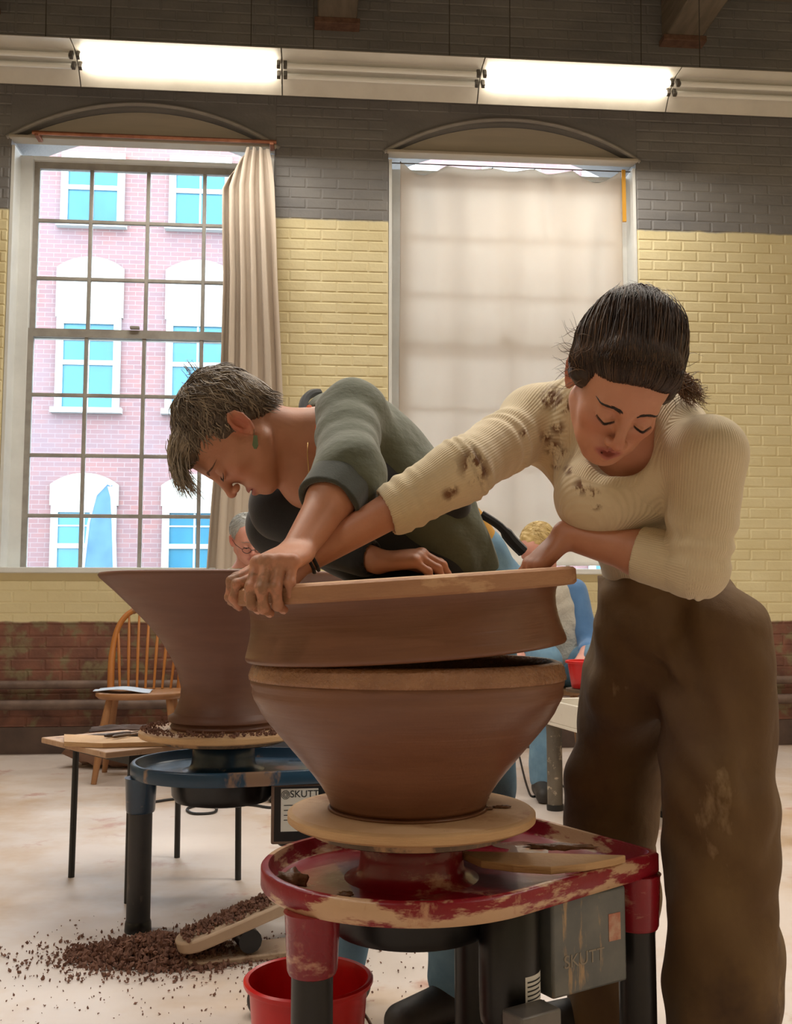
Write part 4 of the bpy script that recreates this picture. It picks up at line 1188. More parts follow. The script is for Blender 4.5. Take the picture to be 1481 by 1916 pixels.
# ================================================================== PERSON IN THE GREEN SWEATER
def V3(px, py, D): return P(px, py, D)
M_SKIN_A = skin_mat('skin_olive_tan', (180, 124, 96), (190, 134, 106), (156, 84, 78))
M_SKIN_B = skin_mat('skin_warm', (186, 128, 100), (196, 138, 110), (158, 78, 72))
def knit_mat(name, c1, c2, smear=False, ribs=0, rough=.9):
    m = mat(name, c1, c2, 9, .3, .7, rough=rough, sheen=.25, bump=.25, bscale=380, bdist=.002)
    nt = m.node_tree; bs = nt.nodes['Principled BSDF']
    if ribs:
        at = nt.nodes.new('ShaderNodeAttribute'); at.attribute_name = 'rib'
        mu = nt.nodes.new('ShaderNodeMath'); mu.operation = 'MULTIPLY'; mu.inputs[1].default_value = ribs
        si = nt.nodes.new('ShaderNodeMath'); si.operation = 'SINE'
        nt.links.new(at.outputs['Fac'], mu.inputs[0]); nt.links.new(mu.outputs[0], si.inputs[0])
        bumpn(nt, bs, si.outputs[0], .28, .002)
    if smear:
        at = nt.nodes.new('ShaderNodeAttribute'); at.attribute_name = 'smear'
        ad = nt.nodes.new('ShaderNodeMath'); ad.operation = 'MULTIPLY'
        nt.links.new(at.outputs['Fac'], ad.inputs[0]); nt.links.new(ramp(nt, add_noise(nt, 55, 6, .7, stretch=(1, 1, .6)), .44, .52, (0, 0, 0, 1), (1, 1, 1, 1)), ad.inputs[1])
        old = bs.inputs['Base Color'].links[0].from_socket
        nt.links.new(mixc(nt, ad.outputs[0], old, lin((112, 76, 48))), bs.inputs['Base Color'])
    return m
M_OLIVE = knit_mat('olive_wool', (78, 82, 66), (94, 98, 80))
bumpn(M_OLIVE.node_tree, M_OLIVE.node_tree.nodes['Principled BSDF'], add_noise(M_OLIVE.node_tree, 17, 3, .5, stretch=(1, 1, 1.6)), .28, .02)
M_CUFF = knit_mat('charcoal_lining', (50, 54, 48), (62, 66, 58))
M_BLACKC = knit_mat('black_canvas', (22, 23, 27), (32, 33, 38))
M_NAVY = knit_mat('navy_cotton', (34, 36, 46), (46, 48, 58))
M_JEAN = mat('blue_denim', (96, 132, 160), (122, 158, 182), 12, .3, .7, rough=.9, bump=.3, bscale=400, bdist=.002)
M_ORANGE = mat('orange_cotton', (206, 92, 52), (220, 108, 64), 8, rough=.9)
M_MUSTARD = mat('mustard_cotton', (190, 138, 50), (204, 152, 62), 8, rough=.9)

A_ = dict(head=V3(437, 812, 1.98), NB=V3(592, 828, 2.04), LS=V3(655, 778, 2.00), LE=V3(652, 886, 1.80), LW=V3(556, 1030, 1.664),
          RS=V3(590, 850, 2.28), RE=V3(525, 985, 2.18), RW=V3(706, 1050, 2.02), PC=V3(870, 1080, 2.27), CH=V3(690, 880, 2.12), BE=V3(812, 985, 2.20))
RA = basis((-.924, -.238, .30), (-.30, -.04, -.953))
ORG_A = Vector((.12, 2.30, 0))
pa = empty('person', ORG_A, 0, 'person in an olive green sweater leaning over the bowl and gripping the bat', 'person', 'potters at the red wheel')
nails_a = []
fa_ = Field()
fa_.rc(A_['CH'], A_['BE'], .085, .08, k=.04); fa_.rc(A_['BE'], A_['PC'], .08, .09, k=.04)
fa_.rc(A_['LS'], A_['CH'], .05, .085, k=.04); fa_.rc(A_['RS'], A_['CH'], .05, .085, k=.04)
fa_.rc(A_['NB'], A_['CH'], .06, .08, k=.05)
hb_ = A_['head']; RAm = Matrix([list(map(float, r_)) for r_ in RA])
fa_.rc(hb_+RAm @ Vector((0, .026, -.035)), A_['NB'], .053, .060, k=.035)
fa_.rc(hb_+RAm @ Vector((0, -.012, -.075)), V3(575, 905, 2.03), .030, .045, k=.03)
fa_.rc(V3(575, 900, 2.04), A_['CH'], .05, .08, k=.03)
fa_.chain([A_['LS'], A_['LE'], A_['LE'].lerp(A_['LW'], .35), A_['LW']], [.046, .041, .040, .0265], k=.02)
fa_.chain([A_['RS'], A_['RE'], A_['RW']], [.045, .040, .026], k=.02)
ga = head_field(mouth=.0004)
fa_.group(ga, hb_, RA, k=.012, rad=.165)
# left hand closed over the rim in front
hand(fa_, A_['LW'], (-.34, -.88, -.26), (-.12, -.25, .95), -1,
     [(48, 34, 58), (52, 34, 58), (54, 34, 58), (56, 36, 58)], [(.70, .60, -.30), (.85, .25, -.60), (.75, .0, -.75)], sc=1.0, wr=.026, nails=nails_a)
# right hand on the far side of the bat
hand(fa_, A_['RW'], (.97, -.10, .10), (-.05, -.25, .95), 1,
     [(34, 30, 18), (36, 32, 20), (38, 34, 20), (42, 36, 20)], [(.8, .5, -.25), (.9, .2, -.4), (.9, 0, -.5)], sc=.98, wr=.026)
body_a = field_obj('body', fa_, (-.50, 1.5, .80), (.42, 2.45, 1.42), .0024, M_SKIN_A, pa, ORG_A,
                   head_attrs(hb_, RA, [(A_['LW']+Vector((-.07, -.09, -.06)), .08)]))
M_NAIL = mat('fingernail', (214, 164, 142), rough=.3)
nail_obj(nails_a[:4], M_NAIL, pa, ORG_A)
# sweater
def folds(p, fr, amp, ph=0):
    return amp*(np.sin(p[:, 0]*fr+1.7*np.sin(p[:, 2]*fr*.6+ph)+ph)*np.sin(p[:, 2]*fr*.8+1.3*np.sin(p[:, 1]*fr*.7)+ph*2))
def sleeve_disp(p, a, b, r0, amp, wl_, tmin=0.0, tmax=1.0):
    t, q, L = seg_param(p, a, b); s = t/L
    w = np.clip((s-tmin)*8, 0, 1)*np.clip((tmax-s)*8, 0, 1)*np.clip((r0*1.8-q)/(r0*.6), 0, 1)
    ang = np.arctan2(p[:, 2]*3, p[:, 0]*3+p[:, 1])
    return w*amp*(.45+.55*np.sin(ang*2+t*37+1))*np.sin(t*2*math.pi/wl_+1.6*np.sin(2.3*ang)+1.5*np.sin(t*2*math.pi/(wl_*3.7)+ang))
fs = Field()
CUF = A_['LE'].lerp(A_['LW'], .30)
fs.rc(A_['CH'], A_['BE'], .112, .108, k=.05); fs.rc(A_['BE'], V3(852, 1048, 2.26), .110, .116, k=.05)
fs.rc(A_['LS'], A_['CH'], .066, .108, k=.04); fs.rc(A_['RS'], A_['CH'], .064, .105, k=.04)
fs.rc(V3(625, 800, 2.08), A_['CH'], .075, .10, k=.04)
fs.rc(V3(690, 800, 2.14), V3(800, 905, 2.22), .07, .066, k=.04)
fs.rc(V3(770, 915, 2.13), V3(850, 1040, 2.19), .075, .085, k=.04)
fs.chain([A_['LS'], A_['LE'], A_['LE'].lerp(A_['LW'], .14)], [.064, .058, .056], k=.03)
fs.rc(hb_+RAm @ Vector((0, .02, -.06)), V3(606, 838, 2.05), .045, .082, k=.012, op='s')
cd = (A_['LW']-A_['LE']).normalized()
fs.rc(CUF+cd*.012, A_['LW'], .047, .045, k=.006, op='s')
fs.plane(V3(925, 1050, 2.24), (.93, 0, .30), k=.006)
def da(p):
    d = folds(p, 22, .0045, .4)+folds(p, 47, .0018, 1.4)+sleeve_disp(p, A_['LS'], A_['LE'], .07, .0018, .075)
    t, q, L = seg_param(p, V3(690, 790, 2.14), V3(905, 1060, 2.2))
    return d+.004*np.sin(q*90+t*14)*np.clip(t*4, 0, 1)
fs.disp = da; fs.dmax = .012
field_obj('sweater', fs, (-.40, 1.55, .80), (.45, 2.5, 1.42), .0042, M_OLIVE, pa, ORG_A, label='olive green wool sweater')
fc = Field()
fc.rc(CUF-cd*.045, CUF+cd*.030, .0600, .0575, k=.01)
fc.rc(CUF-cd*.1, CUF+cd*.1, .049, .047, k=.006, op='s')
fc.plane(CUF+cd*.026, cd); fc.plane(CUF-cd*.034, -cd)
fc.disp = lambda p: folds(p, 60, .0018, 1.1); fc.dmax = .004
field_obj('rolled_cuff', fc, CUF-Vector((.1, .1, .1)), CUF+Vector((.1, .1, .1)), .003, M_CUFF, pa, ORG_A, label='dark rolled sweater cuff')
# right sleeve and apron
fr_ = Field()
fr_.chain([A_['RS'], A_['RE'], A_['RE'].lerp(A_['RW'], .86)], [.066, .066, .040], k=.035)
fr_.rc(A_['RE'].lerp(A_['RW'], .86), A_['RW'], .030, .030, k=.004, op='s')
fr_.disp = lambda p: folds(p, 30, .003, .9); fr_.dmax = .006
field_obj('dark_sleeve', fr_, (-.42, 1.95, .80), (.2, 2.45, 1.25), .0045, M_BLACKC, pa, ORG_A, label='black sleeve on the far arm')
fp_ = Field()
fp_.rc(V3(532, 950, 2.12), V3(640, 985, 2.12), .078, .085, k=.05)
fp_.rc(V3(640, 985, 2.12), V3(800, 1080, 2.19), .09, .10, k=.05)
fp_.rc(V3(690, 905, 2.055), V3(838, 945, 2.115), .075, .048, k=.04)
fp_.rc(V3(800, 1080, 2.19), V3(800, 1260, 2.19), .10, .10, k=.05)
fp_.disp = lambda p: folds(p, 18, .004, 2.0); fp_.dmax = .008
field_obj('apron', fp_, (-.40, 1.85, .60), (.35, 2.45, 1.25), .005, M_BLACKC, pa, ORG_A, label='black canvas apron bib hanging from the chest')
st = MB(); sp_ = [V3(572, 790, 2.02), V3(566, 768, 2.04), V3(570, 748, 2.07), V3(582, 737, 2.10), V3(596, 735, 2.13)]
st.tube([p-ORG_A for p in smooth_path(sp_, 14)], .009, 8)
obj('apron_strap', st, M_BLACKC, pa, label='black apron neck strap')
st = MB(); st.tube([p-ORG_A for p in smooth_path([V3(578, 762, 2.02), V3(588, 785, 1.985), V3(597, 815, 1.965), V3(600, 845, 1.96)], 12)], .006, 8)
obj('tank_strap', st, M_ORANGE, pa, label='orange strap showing at the neckline')
st = MB(); st.tube([p-ORG_A for p in smooth_path([V3(900, 962, 2.16), V3(935, 985, 2.16), V3(958, 1012, 2.17), V3(978, 1032, 2.18)], 12)], [.009]*6+[.013]*7, 8)
obj('apron_tie', st, M_BLACKC, pa, label='black apron tie at the waist')
# shirt and jeans showing at the waist
fw = Field(); fw.rc(V3(835, 1010, 2.24), V3(858, 1050, 2.25), .100, .104, k=.02)
field_obj('shirt', fw, (-.05, 2.0, .75), (.5, 2.5, 1.2), .006, M_MUSTARD, pa, ORG_A, label='mustard shirt hem under the sweater')
fj = Field()
PCJ = V3(876, 1105, 2.28)
fj.rc(V3(866, 1068, 2.26), PCJ, .112, .128, k=.05)
LHa, RHa = V3(885, 1160, 2.22), V3(850, 1160, 2.36)
LKn, RKn = V3(892, 1470, 2.24), V3(690, 1480, 2.36)
LAn, RAn = Vector((.135, 2.32, .09)), Vector((-.14, 2.38, .09))
fj.chain([LHa, LKn, LAn], [.100, .078, .068], k=.04); fj.chain([RHa, RKn, RAn], [.100, .078, .068], k=.04)
fj.plane((0, 0, .045), (0, 0, -1))
fj.disp = lambda p: folds(p, 26, .004, .2); fj.dmax = .008
field_obj('jeans', fj, (-.35, 2.0, 0), (.5, 2.6, 1.2), .006, M_JEAN, pa, ORG_A, label='light blue jeans')
M_SHOE = mat('dark_shoe', (44, 40, 38), (60, 54, 50), 10, rough=.6)
def shoe(an, d, parent, origin):
    f = Field(); d = Vector(d).normalized(); g = Vector((an.x, an.y, 0))
    f.rc(g+Vector((0, 0, .045))-d*.04, g+Vector((0, 0, .032))+d*.16, .045, .036, k=.03)
    f.rc(g+Vector((0, 0, .05)), g+Vector((0, 0, .10)), .045, .042, k=.03)
    f.plane((0, 0, .002), (0, 0, -1))
    q = g+d*.06
    return field_obj('shoe', f, q-Vector((.2, .2, .05)), q+Vector((.2, .2, .2)), .006, M_SHOE, parent, origin)
shoe(LAn, (-.5, -.4, 0), pa, ORG_A); shoe(RAn, (-.7, -.2, 0), pa, ORG_A)
# earring and necklace
ear = hb_+RAm @ Vector((.082, .010, -.030))
e_ = MB(); e_.tube([ear-ORG_A, ear+Vector((0, 0, -.012))-ORG_A], .0009, 6)
er = obj('earring', e_, M_STEEL, pa)
c_ = ear+Vector((.003, -.002, -.026))-ORG_A
e_ = MB(); e_.rings([[c_+Vector((x*.0055, y, z)) for x, z in ((-.6, .013), (.6, .013), (1, -.006), (.4, -.013), (-.4, -.013), (-1, -.006))] for y in (-.0018, .0018)])
obj('earring_drop', e_, mat('green_stone', (74, 92, 62), (96, 112, 80), 40, rough=.3), er, smooth=0, label='green teardrop earring')
# hair: cap plus strands
M_HAIR_A = hairmat('ash_brown_hair', (74, 62, 54), (96, 82, 70), (168, 152, 132))
hc = Field()
hc.el((0, .026, .040), (.083, .096, .085), k=.02)
hc.el((0, .070, -.012), (.064, .042, .050), k=.03)
hc.el((0, -.060, .070), (.056, .040, .040), k=.025)
hc.el((0, -.120, -.02), (.2, .068, .085), k=.012, op='s')
for s in (-1, 1): hc.el((s*.085, -.022, -.045), (.030, .042, .045), k=.012, op='s'); hc.el((s*.090, .010, -.010), (.020, .020, .034), k=.008, op='s')
hcw = Field(); hcw.group(hc, hb_, RA, k=.001, rad=.2)
hcw.disp = lambda p: .003*np.sin(p[:, 0]*150+4*np.sin(p[:, 2]*60))*np.sin(p[:, 1]*130+3*np.sin(p[:, 0]*70)); hcw.dmax = .004
hair_a = field_obj('hair', hcw, hb_-Vector((.2, .2, .2)), hb_+Vector((.2, .2, .2)), .004, M_HAIR_A, pa, ORG_A, label='short tousled grey brown hair')
rh = random.Random(11); S = []
H2W = lambda v: hb_+RAm @ Vector(v)
for i in range(3000):
    # root on the scalp, flow from crown outwards / forwards
    th = rh.uniform(-math.pi, math.pi); ph = rh.uniform(-.75, 1.45)
    n_ = Vector((math.cos(ph)*math.sin(th), math.cos(ph)*math.cos(th), math.sin(ph)))     # th 0 = back
    base = Vector((n_.x*.080, .026+n_.y*.094, .040+n_.z*.084))
    if base.y < -.035 and base.z < .06: continue
    if base.z < .0 and base.y < .045: continue
    if abs(base.x) > .055 and base.y < .03 and base.z < .020: continue
    crown = Vector((.0, .05, .115))
    fl = base-crown; fl = (fl-n_*fl.dot(n_))
    if fl.length < .01: fl = Vector((rh.uniform(-1, 1), -1, 0))
    fl = fl.normalized()
    if base.y < .02: fl = (fl+Vector((0, -.7, -.1))).normalized()
    p = base; L = rh.uniform(.03, .06); pts = [p]; wv = rh.uniform(0, 6)
    if abs(base.x) > .045 and -.035 < base.y < .055 and base.z < .062: L = .018
    lift = rh.uniform(-.05, .32)
    side = n_.cross(fl)
    for j in range(6):
        s = (j+1)/6
        fl2 = fl-n_*(.9*s*s)+n_*lift+side*(.7*math.sin(wv+s*5))
        p = p+fl2.normalized()*L/6; pts.append(p)
    S.append(([H2W(q) for q in pts], rh.uniform(.0009, .0019), rh.random()**2*.9))
for i in range(700):      # short layers at the nape
    x = rh.uniform(-.062, .062); p = Vector((x, .098-abs(x)*.35+rh.uniform(-.02, .012), rh.uniform(-.035, .06))); pts = [H2W(p)]; wv = rh.uniform(0, 6)
    for j in range(5):
        p = p+Vector((.35*math.sin(wv+j*.9)+x*4, .25*math.cos(wv+j), -1)).normalized()*rh.uniform(.006, .009); pts.append(H2W(p))
    S.append((pts, rh.uniform(.0009, .0018), rh.random()**2*.8))
for i in range(420):      # long fringe falling forward of the brow
    x = rh.uniform(-.050, .050); p = Vector((x, -.045+rh.uniform(-.02, .02), .105+rh.uniform(-.02, .014)-abs(x)*.35)); pts = [H2W(p)]
    q = pts[0]; tgt = V3(rh.uniform(335, 392), rh.uniform(915, 948), 1.90+rh.uniform(-.05, .06))
    mid = H2W(Vector((x*1.1, -.105+rh.uniform(-.012, .012), .098+rh.uniform(-.02, .012))))
    tt = rh.uniform(.65, 1.0)
    for j in range(1, 9):
        s = j/8*tt; pts.append(q*(1-s)**2+mid*2*s*(1-s)+tgt*s*s+Vector((.003*math.sin(6*s+i), 0, .003*math.cos(5*s+i*2))))
    S.append((pts, rh.uniform(.0007, .0014), .3+rh.random()*.7))
for i in range(70):       # loose curls on top
    th = rh.uniform(-1.2, 1.2); n_ = Vector((math.sin(th)*.8, .75, .55)).normalized()
    base = Vector((n_.x*.08, .026+n_.y*.09+rh.uniform(-.03, .0), .040+n_.z*.08+rh.uniform(-.02, .04))); p = base; pts = [H2W(p)]
    a0 = rh.uniform(0, 6)
    for j in range(7):
        p = p+(n_*.5+Vector((math.cos(a0+j*.9), .3*math.sin(a0+j*.9), math.sin(a0+j*.9)))*.8)*.0062; pts.append(H2W(p))
    S.append((pts, .0006, rh.random()))
strands_obj('hair_strands', drape(S, hc, hb_, RA), M_HAIR_A, hair_a, ORG_A, 4)
# brows and lashes
def face_y(g, x, z):
    ys = np.linspace(-.135, -.02, 231); p = np.stack([np.full(231, x), ys, np.full(231, z)], 1).astype(F32)
    d = g(p, 9e9); k = np.nonzero(d < 0)[0]
    return float(ys[k[0]]) if len(k) else -.08
def face_lines(g, Hm, R, col, parent, origin, brow=.0011, nb=46, seed=2):
    rr_ = random.Random(seed)
    for s in (-1, 1):
        S = []
        for i in range(nb):
            t = i/nb; x = .012+.036*t; z = .0172+.0082*math.sin(t*2.5)-.0045*t+rr_.uniform(-.0030, .0030)*(1.15-t)
            dx, dz = .0032, .0022-.0030*t; pts = []
            for k in range(3):
                xx, zz = x+dx*k, z+dz*k
                pts.append(Hm+R @ Vector((s*xx, face_y(g, s*xx, zz)-.0003, zz)))
            S.append((pts, brow, 0))
        strands_obj('eyebrow', S, col, parent, origin, 4); S = []; line = []
        for i in range(34):
            a = (i/33-.5)*2; x = .0315+.0142*a; z = -.0078+.0052*a*a
            y = -.0765-.0138*math.sqrt(max(.02, 1-((x-.0315)/.016)**2-((z-.001)/.0128)**2))-.0011
            b = Vector((s*x, min(y, face_y(g, s*x, z)-.0004), z)); line.append(Hm+R @ b)
            d = Vector((s*(.10+.35*a), -.70, -.60)).normalized()
            S.append(([Hm+R @ (b+d*.0026*k+Vector((0, 0, .0004*k*k))) for k in range(3)], .0006, 0))
        S.append((line[17:1:-1], .0010, 0)); S.append((line[16:-1], .0010, 0))
        strands_obj('eyelashes', S, M_LASH, parent, origin, 4)
M_LASH = mat('dark_lash', (44, 32, 28), rough=.6)
face_lines(ga, hb_, RAm, mat('brown_brow', (104, 76, 60), rough=.6), pa, ORG_A, .0009)
nk = [V3(580, 800, 1.985), V3(575, 840, 1.965), V3(577, 880, 1.965), V3(578, 915, 1.985)]
obj('necklace', MB().tube([p-ORG_A for p in smooth_path(nk, 16)], .0009, 6), mat('gold_chain', (214, 180, 120), rough=.3, metal=.8), pa)
# ================================================================== PERSON IN THE CREAM TOP
B_ = dict(head=V3(1158, 718, 1.65), NB=V3(1172, 815, 1.79), RS=V3(1003, 790, 1.955), RE=V3(862, 880, 1.765), RW=V3(572, 1046, 1.728),
          LS=V3(1325, 850, 1.70), LE=V3(1300, 1062, 1.735), LW=V3(1058, 1000, 1.84), CH=V3(1190, 905, 1.91), WA=V3(1240, 1080, 2.04))
RB = basis((.24, -.79, .57), (-.05, -.585, -.81))
RBm = Matrix([list(map(float, r_)) for r_ in RB])
ORG_B = Vector((.52, 2.05, 0))
pb = empty('person', ORG_B, 0, 'person with dark tied up hair in a cream ribbed top bending over the bat', 'person', 'potters at the red wheel')
hB = B_['head']
nails_b = []
fb_ = Field()
fb_.rc(B_['CH'], B_['WA'], .10, .085, k=.04)
fb_.rc(B_['RS'], B_['CH'], .05, .085, k=.04); fb_.rc(B_['LS'], B_['CH'], .05, .085, k=.04)
fb_.rc(B_['NB'], B_['CH'], .06, .09, k=.04)
fb_.rc(hB+RBm @ Vector((0, .03, -.05)), B_['NB'], .050, .056, k=.03)
fb_.chain([B_['RS'], B_['RE'], B_['RE'].lerp(B_['RW'], .35), B_['RW']], [.045, .038, .034, .0245], k=.02)
fb_.chain([B_['LS'], B_['LE'], B_['LE'].lerp(B_['LW'], .4), B_['LW']], [.045, .040, .0385, .026], k=.02)
gb = head_field(mouth=.0032, jaw=.92)
fb_.group(gb, hB, RB, k=.012, rad=.165)
hand(fb_, B_['RW'], (-.95, -.24, -.22), (-.15, -.45, .88), 1,
     [(10, 58, 40), (14, 60, 42), (18, 60, 42), (22, 60, 40)], [(.75, .6, -.35), (.9, .2, -.5), (.9, -.05, -.7)], sc=.95, wr=.025)
hand(fb_, B_['LW'], (-.70, .10, -.66), (-.66, -.25, .70), -1,
     [(10, 24, 18), (14, 28, 18), (18, 30, 20), (22, 32, 20)], [(.75, .55, -.35), (.9, .25, -.35), (.95, .1, -.3)], sc=.95, wr=.025, nails=nails_b)
body_b = field_obj('body', fb_, (-.45, 1.42, .78), (.72, 2.2, 1.46), .0024, M_SKIN_B, pb, ORG_B,
                   head_attrs(hB, RB, [(B_['RW']+Vector((-.13, -.02, -.03)), .10)]))
# top
ft = Field()
CUR = B_['RE'].lerp(B_['RW'], .42); CUL = B_['LE'].lerp(B_['LW'], .30)
dR = (B_['RW']-B_['RE']).normalized(); dL = (B_['LW']-B_['LE']).normalized()
ft.rc(B_['CH'], B_['WA'], .124, .108, k=.05)
ft.el(V3(1145, 925, 1.83), (.105, .095, .085), k=.05)
ft.rc(B_['WA'], V3(1250, 1125, 2.05), .110, .128, k=.03)
ft.rc(B_['RS'], B_['CH'], .060, .115, k=.05); ft.rc(B_['LS'], B_['CH'], .062, .115, k=.05)
ft.rc(V3(1110, 770, 1.86), V3(1250, 800, 1.80), .062, .066, k=.05)
ft.rc(V3(1075, 770, 1.90), B_['RS'], .066, .062, k=.04)
ft.chain([B_['RS'], B_['RE'], CUR], [.061, .053, .047], k=.03)
ft.chain([B_['LS'], B_['LE'], B_['LE'].lerp(B_['LW'], .08)], [.066, .055, .054], k=.014)
ft.rc(hB+RBm @ Vector((0, .03, -.05)), V3(1160, 835, 1.765), .05, .060, k=.01, op='s')
ft.rc(V3(1128, 850, 1.72), V3(1122, 868, 1.73), .036, .030, k=.012, op='s')
ft.rc(CUR+dR*.030, B_['RW'], .040, .036, k=.004, op='s')
ft.plane(V3(1240, 1118, 2.03), (.10, .02, -1), k=.01)
SM = [(1032, 745, .030), (1020, 752, .018), (1058, 762, .016), (1022, 818, .016), (1035, 838, .022), (1050, 852, .018), (980, 812, .012), (884, 868, .034), (900, 882, .02), (890, 895, .018), (838, 925, .014), (848, 918, .012),
      (1088, 910, .020), (1062, 880, .012), (1110, 925, .014), (1042, 800, .018), (1040, 870, .012), (1115, 945, .012), (1050, 755, .02)]
def db(p):
    d = folds(p, 24, .0022, .7)
    d += sleeve_disp(p, B_['RE'], B_['RW'], .06, .0030, .021, -.15, .46)
    d += sleeve_disp(p, B_['RS'], B_['RE'], .07, .0026, .044, .2, 1.05)
    d += sleeve_disp(p, B_['LS'], B_['LE'], .07, .0030, .05, .2, 1.1)
    # drag lines from the armpits and across the chest
    t, q, L = seg_param(p, V3(1040, 850, 1.86), V3(1060, 760, 1.84)); d += .003*np.sin(q*170)*np.exp(-(q/.05)**2)
    return d
ft.disp = db; ft.dmax = .014
def ribattr(v):
    best = np.full(len(v), 9e9); out = np.zeros(len(v)); ax = A3((B_['LS']-B_['RS']).normalized())
    for a, b, ref in ((B_['CH'], B_['WA'], None), (B_['RS'], B_['RE'], None), (B_['RE'], B_['RW'], None), (B_['LS'], B_['LE'], None), (B_['LE'], B_['LW'], None), (B_['NB'], B_['CH'], None)):
        t, q, L = seg_param(v, a, b); tt = np.clip(t, 0, L); dist = np.sqrt(q*q+(t-tt)**2)
        d = (b-a).normalized(); e1 = d.orthogonal().normalized(); e2 = d.cross(e1)
        rel = v-A3(a); an = np.arctan2(rel@A3(e2), rel@A3(e1))
        r0 = .12 if L > .17 and (a is B_['CH']) else .055
        co = v@ax if (a is B_['CH'] or a is B_['NB']) else an*r0
        m = dist-r0 < best; best = np.where(m, dist-r0, best); out = np.where(m, co, out)
    return out
def smear(v):
    w = np.zeros(len(v))
    cam_ = np.array([0, 0, CAM_H])
    for px, py, r_ in SM:
        d = ray(px, py).normalized(); d = np.array(d); q = v-cam_; t = q@d
        e = np.sqrt(((q-t[:, None]*d)**2).sum(1)); w = np.maximum(w, np.clip(1.5*(1-e/r_), 0, 1))
    return w
M_CREAMK = knit_mat('cream_rib_knit', (206, 188, 154), (218, 200, 168), smear=True, ribs=2*math.pi/.0046)
field_obj('top', ft, (-.05, 1.5, .80), (.78, 2.3, 1.42), .0032, M_CREAMK, pb, ORG_B, {'rib': ribattr, 'smear': smear}, label='cream ribbed long sleeved top with clay smears')
# left sleeve below the elbow
fl_ = Field(); fl_.chain([B_['LE'].lerp(B_['LW'], -.02), CUL+dL*.05], [.0545, .0475], k=.02)
fl_.rc(B_['LE'].lerp(B_['LW'], .1), B_['LW'], .0425, .041, k=.004, op='s'); fl_.plane(CUL+dL*.03, dL)
fl_.disp = lambda p: sleeve_disp(p, B_['LE'], B_['LW'], .06, .0024, .022, -.2, .6); fl_.dmax = .006
field_obj('sleeve', fl_, CUL-Vector((.2, .2, .2)), CUL+Vector((.2, .2, .2)), .0032, M_CREAMK, pb, ORG_B, {'rib': ribattr, 'smear': smear}, label='cream ribbed sleeve pushed up the near forearm')
# trousers
fq = Field()
RH, LH = V3(1205, 1195, 2.13), V3(1335, 1195, 1.97)
RK, LK = V3(1150, 1440, 2.18), V3(1345, 1500, 1.92)
RAk, LAk = Vector((.448, 2.24, .02)), Vector((.585, 1.92, .02))
fq.rc(V3(1240, 1085, 2.03), V3(1262, 1165, 2.05), .122, .142, k=.04)
fq.chain([RH, RK, RAk], [.112, .097, .090], k=.018); fq.chain([LH, LK, LAk], [.112, .102, .100], k=.018)
fq.rc(V3(1190, 1180, 2.02), V3(1170, 1300, 2.06), .085, .07, k=.05)
fq.plane((0, 0, .012), (0, 0, -1)); fq.plane(V3(1240, 1075, 2.02), (-.05, 0, 1))
def dq(p):
    d = folds(p, 15, .009, .3)+folds(p, 36, .0045, 1.9)
    for a, b in ((RK, RAk), (LK, LAk)):
        t, q, L = seg_param(p, a, b); ang = np.arctan2(p[:, 1]-float(a.y), p[:, 0]-float(a.x))
        d = d+np.where(q < .16, .006*np.sin(t*26+2.2*np.sin(ang*2)+1)*np.clip(t*4+.6, 0, 1), 0)
    t, q, L = seg_param(p, V3(1215, 1180, 1.93), V3(1290, 1330, 1.86)); d = d+.007*np.sin(q*75+t*22)*np.exp(-(q/.10)**2)
    return d
fq.disp = dq; fq.dmax = .03
M_KHAKI = mat('brown_work_trousers', (88, 62, 40), (116, 90, 54), 4, .3, .7, rough=.85, bump=.25, bscale=300, bdist=.002,
              splat=[((62, 42, 32), 1.7, .50, .66), ((158, 132, 100), 7, .62, .72, (1, 1, .4))], stretch=(1, 1, .5))
bumpn(M_KHAKI.node_tree, M_KHAKI.node_tree.nodes['Principled BSDF'], add_noise(M_KHAKI.node_tree, 9, 3, .45, stretch=(1, 1, .8)), .5, .03)
field_obj('trousers', fq, (.20, 1.65, -.02), (.85, 2.5, 1.15), .005, M_KHAKI, pb, ORG_B, label='baggy brown work trousers stained with clay')
shoe(RAk, (-.9, -.2, 0), pb, ORG_B); shoe(LAk, (-.8, -.5, 0), pb, ORG_B)
# hair tie on the wrist
wt = B_['RE'].lerp(B_['RW'], .97)
e1 = dR.orthogonal().normalized(); e2 = dR.cross(e1)
for k in (0, .008):
    obj('hair_tie', MB().tube([wt+dR*k+(e1*math.cos(a)+e2*math.sin(a))*.0275-ORG_B for a in np.linspace(0, 2*math.pi, 25)], .0032, 8), M_BLACKC, pb, label='black hair tie worn on the wrist')
# hair
M_HAIR_B = hairmat('dark_brown_hair', (44, 32, 28), (60, 44, 36), (122, 90, 62))
hd = Field()
hd.el((0, .030, .042), (.086, .100, .086), k=.02)
hd.el((0, -.042, .074), (.066, .042, .036), k=.03)
hd.el((0, .098, .060), (.055, .040, .045), k=.03)
hd.el((.02, .085, .098), (.030, .034, .026), k=.02)
for s in (-1, 1): hd.el((s*.070, .002, .022), (.022, .038, .038), k=.02)
hd.el((0, -.128, .010), (.2, .064, .076), k=.01, op='s')
for s in (-1, 1): hd.el((s*.088, -.026, -.055), (.040, .046, .050), k=.01, op='s')
hd.el((0, -.02, -.09), (.2, .1, .06), k=.02, op='s')
hdw = Field(); hdw.group(hd, hB, RB, k=.001, rad=.22)
def dh(p):
    q = (p-A3(hB))@RB
    an = np.arctan2(q[:, 0], q[:, 2]-.02)
    return np.clip((q[:, 1]+.045)/.03, 0, 1)*.0016*np.sin(an*34+3*np.sin(q[:, 1]*40))+np.clip((q[:, 1]+.045)/.03, 0, 1)*.001*np.sin(an*71+5*np.sin(q[:, 1]*25))
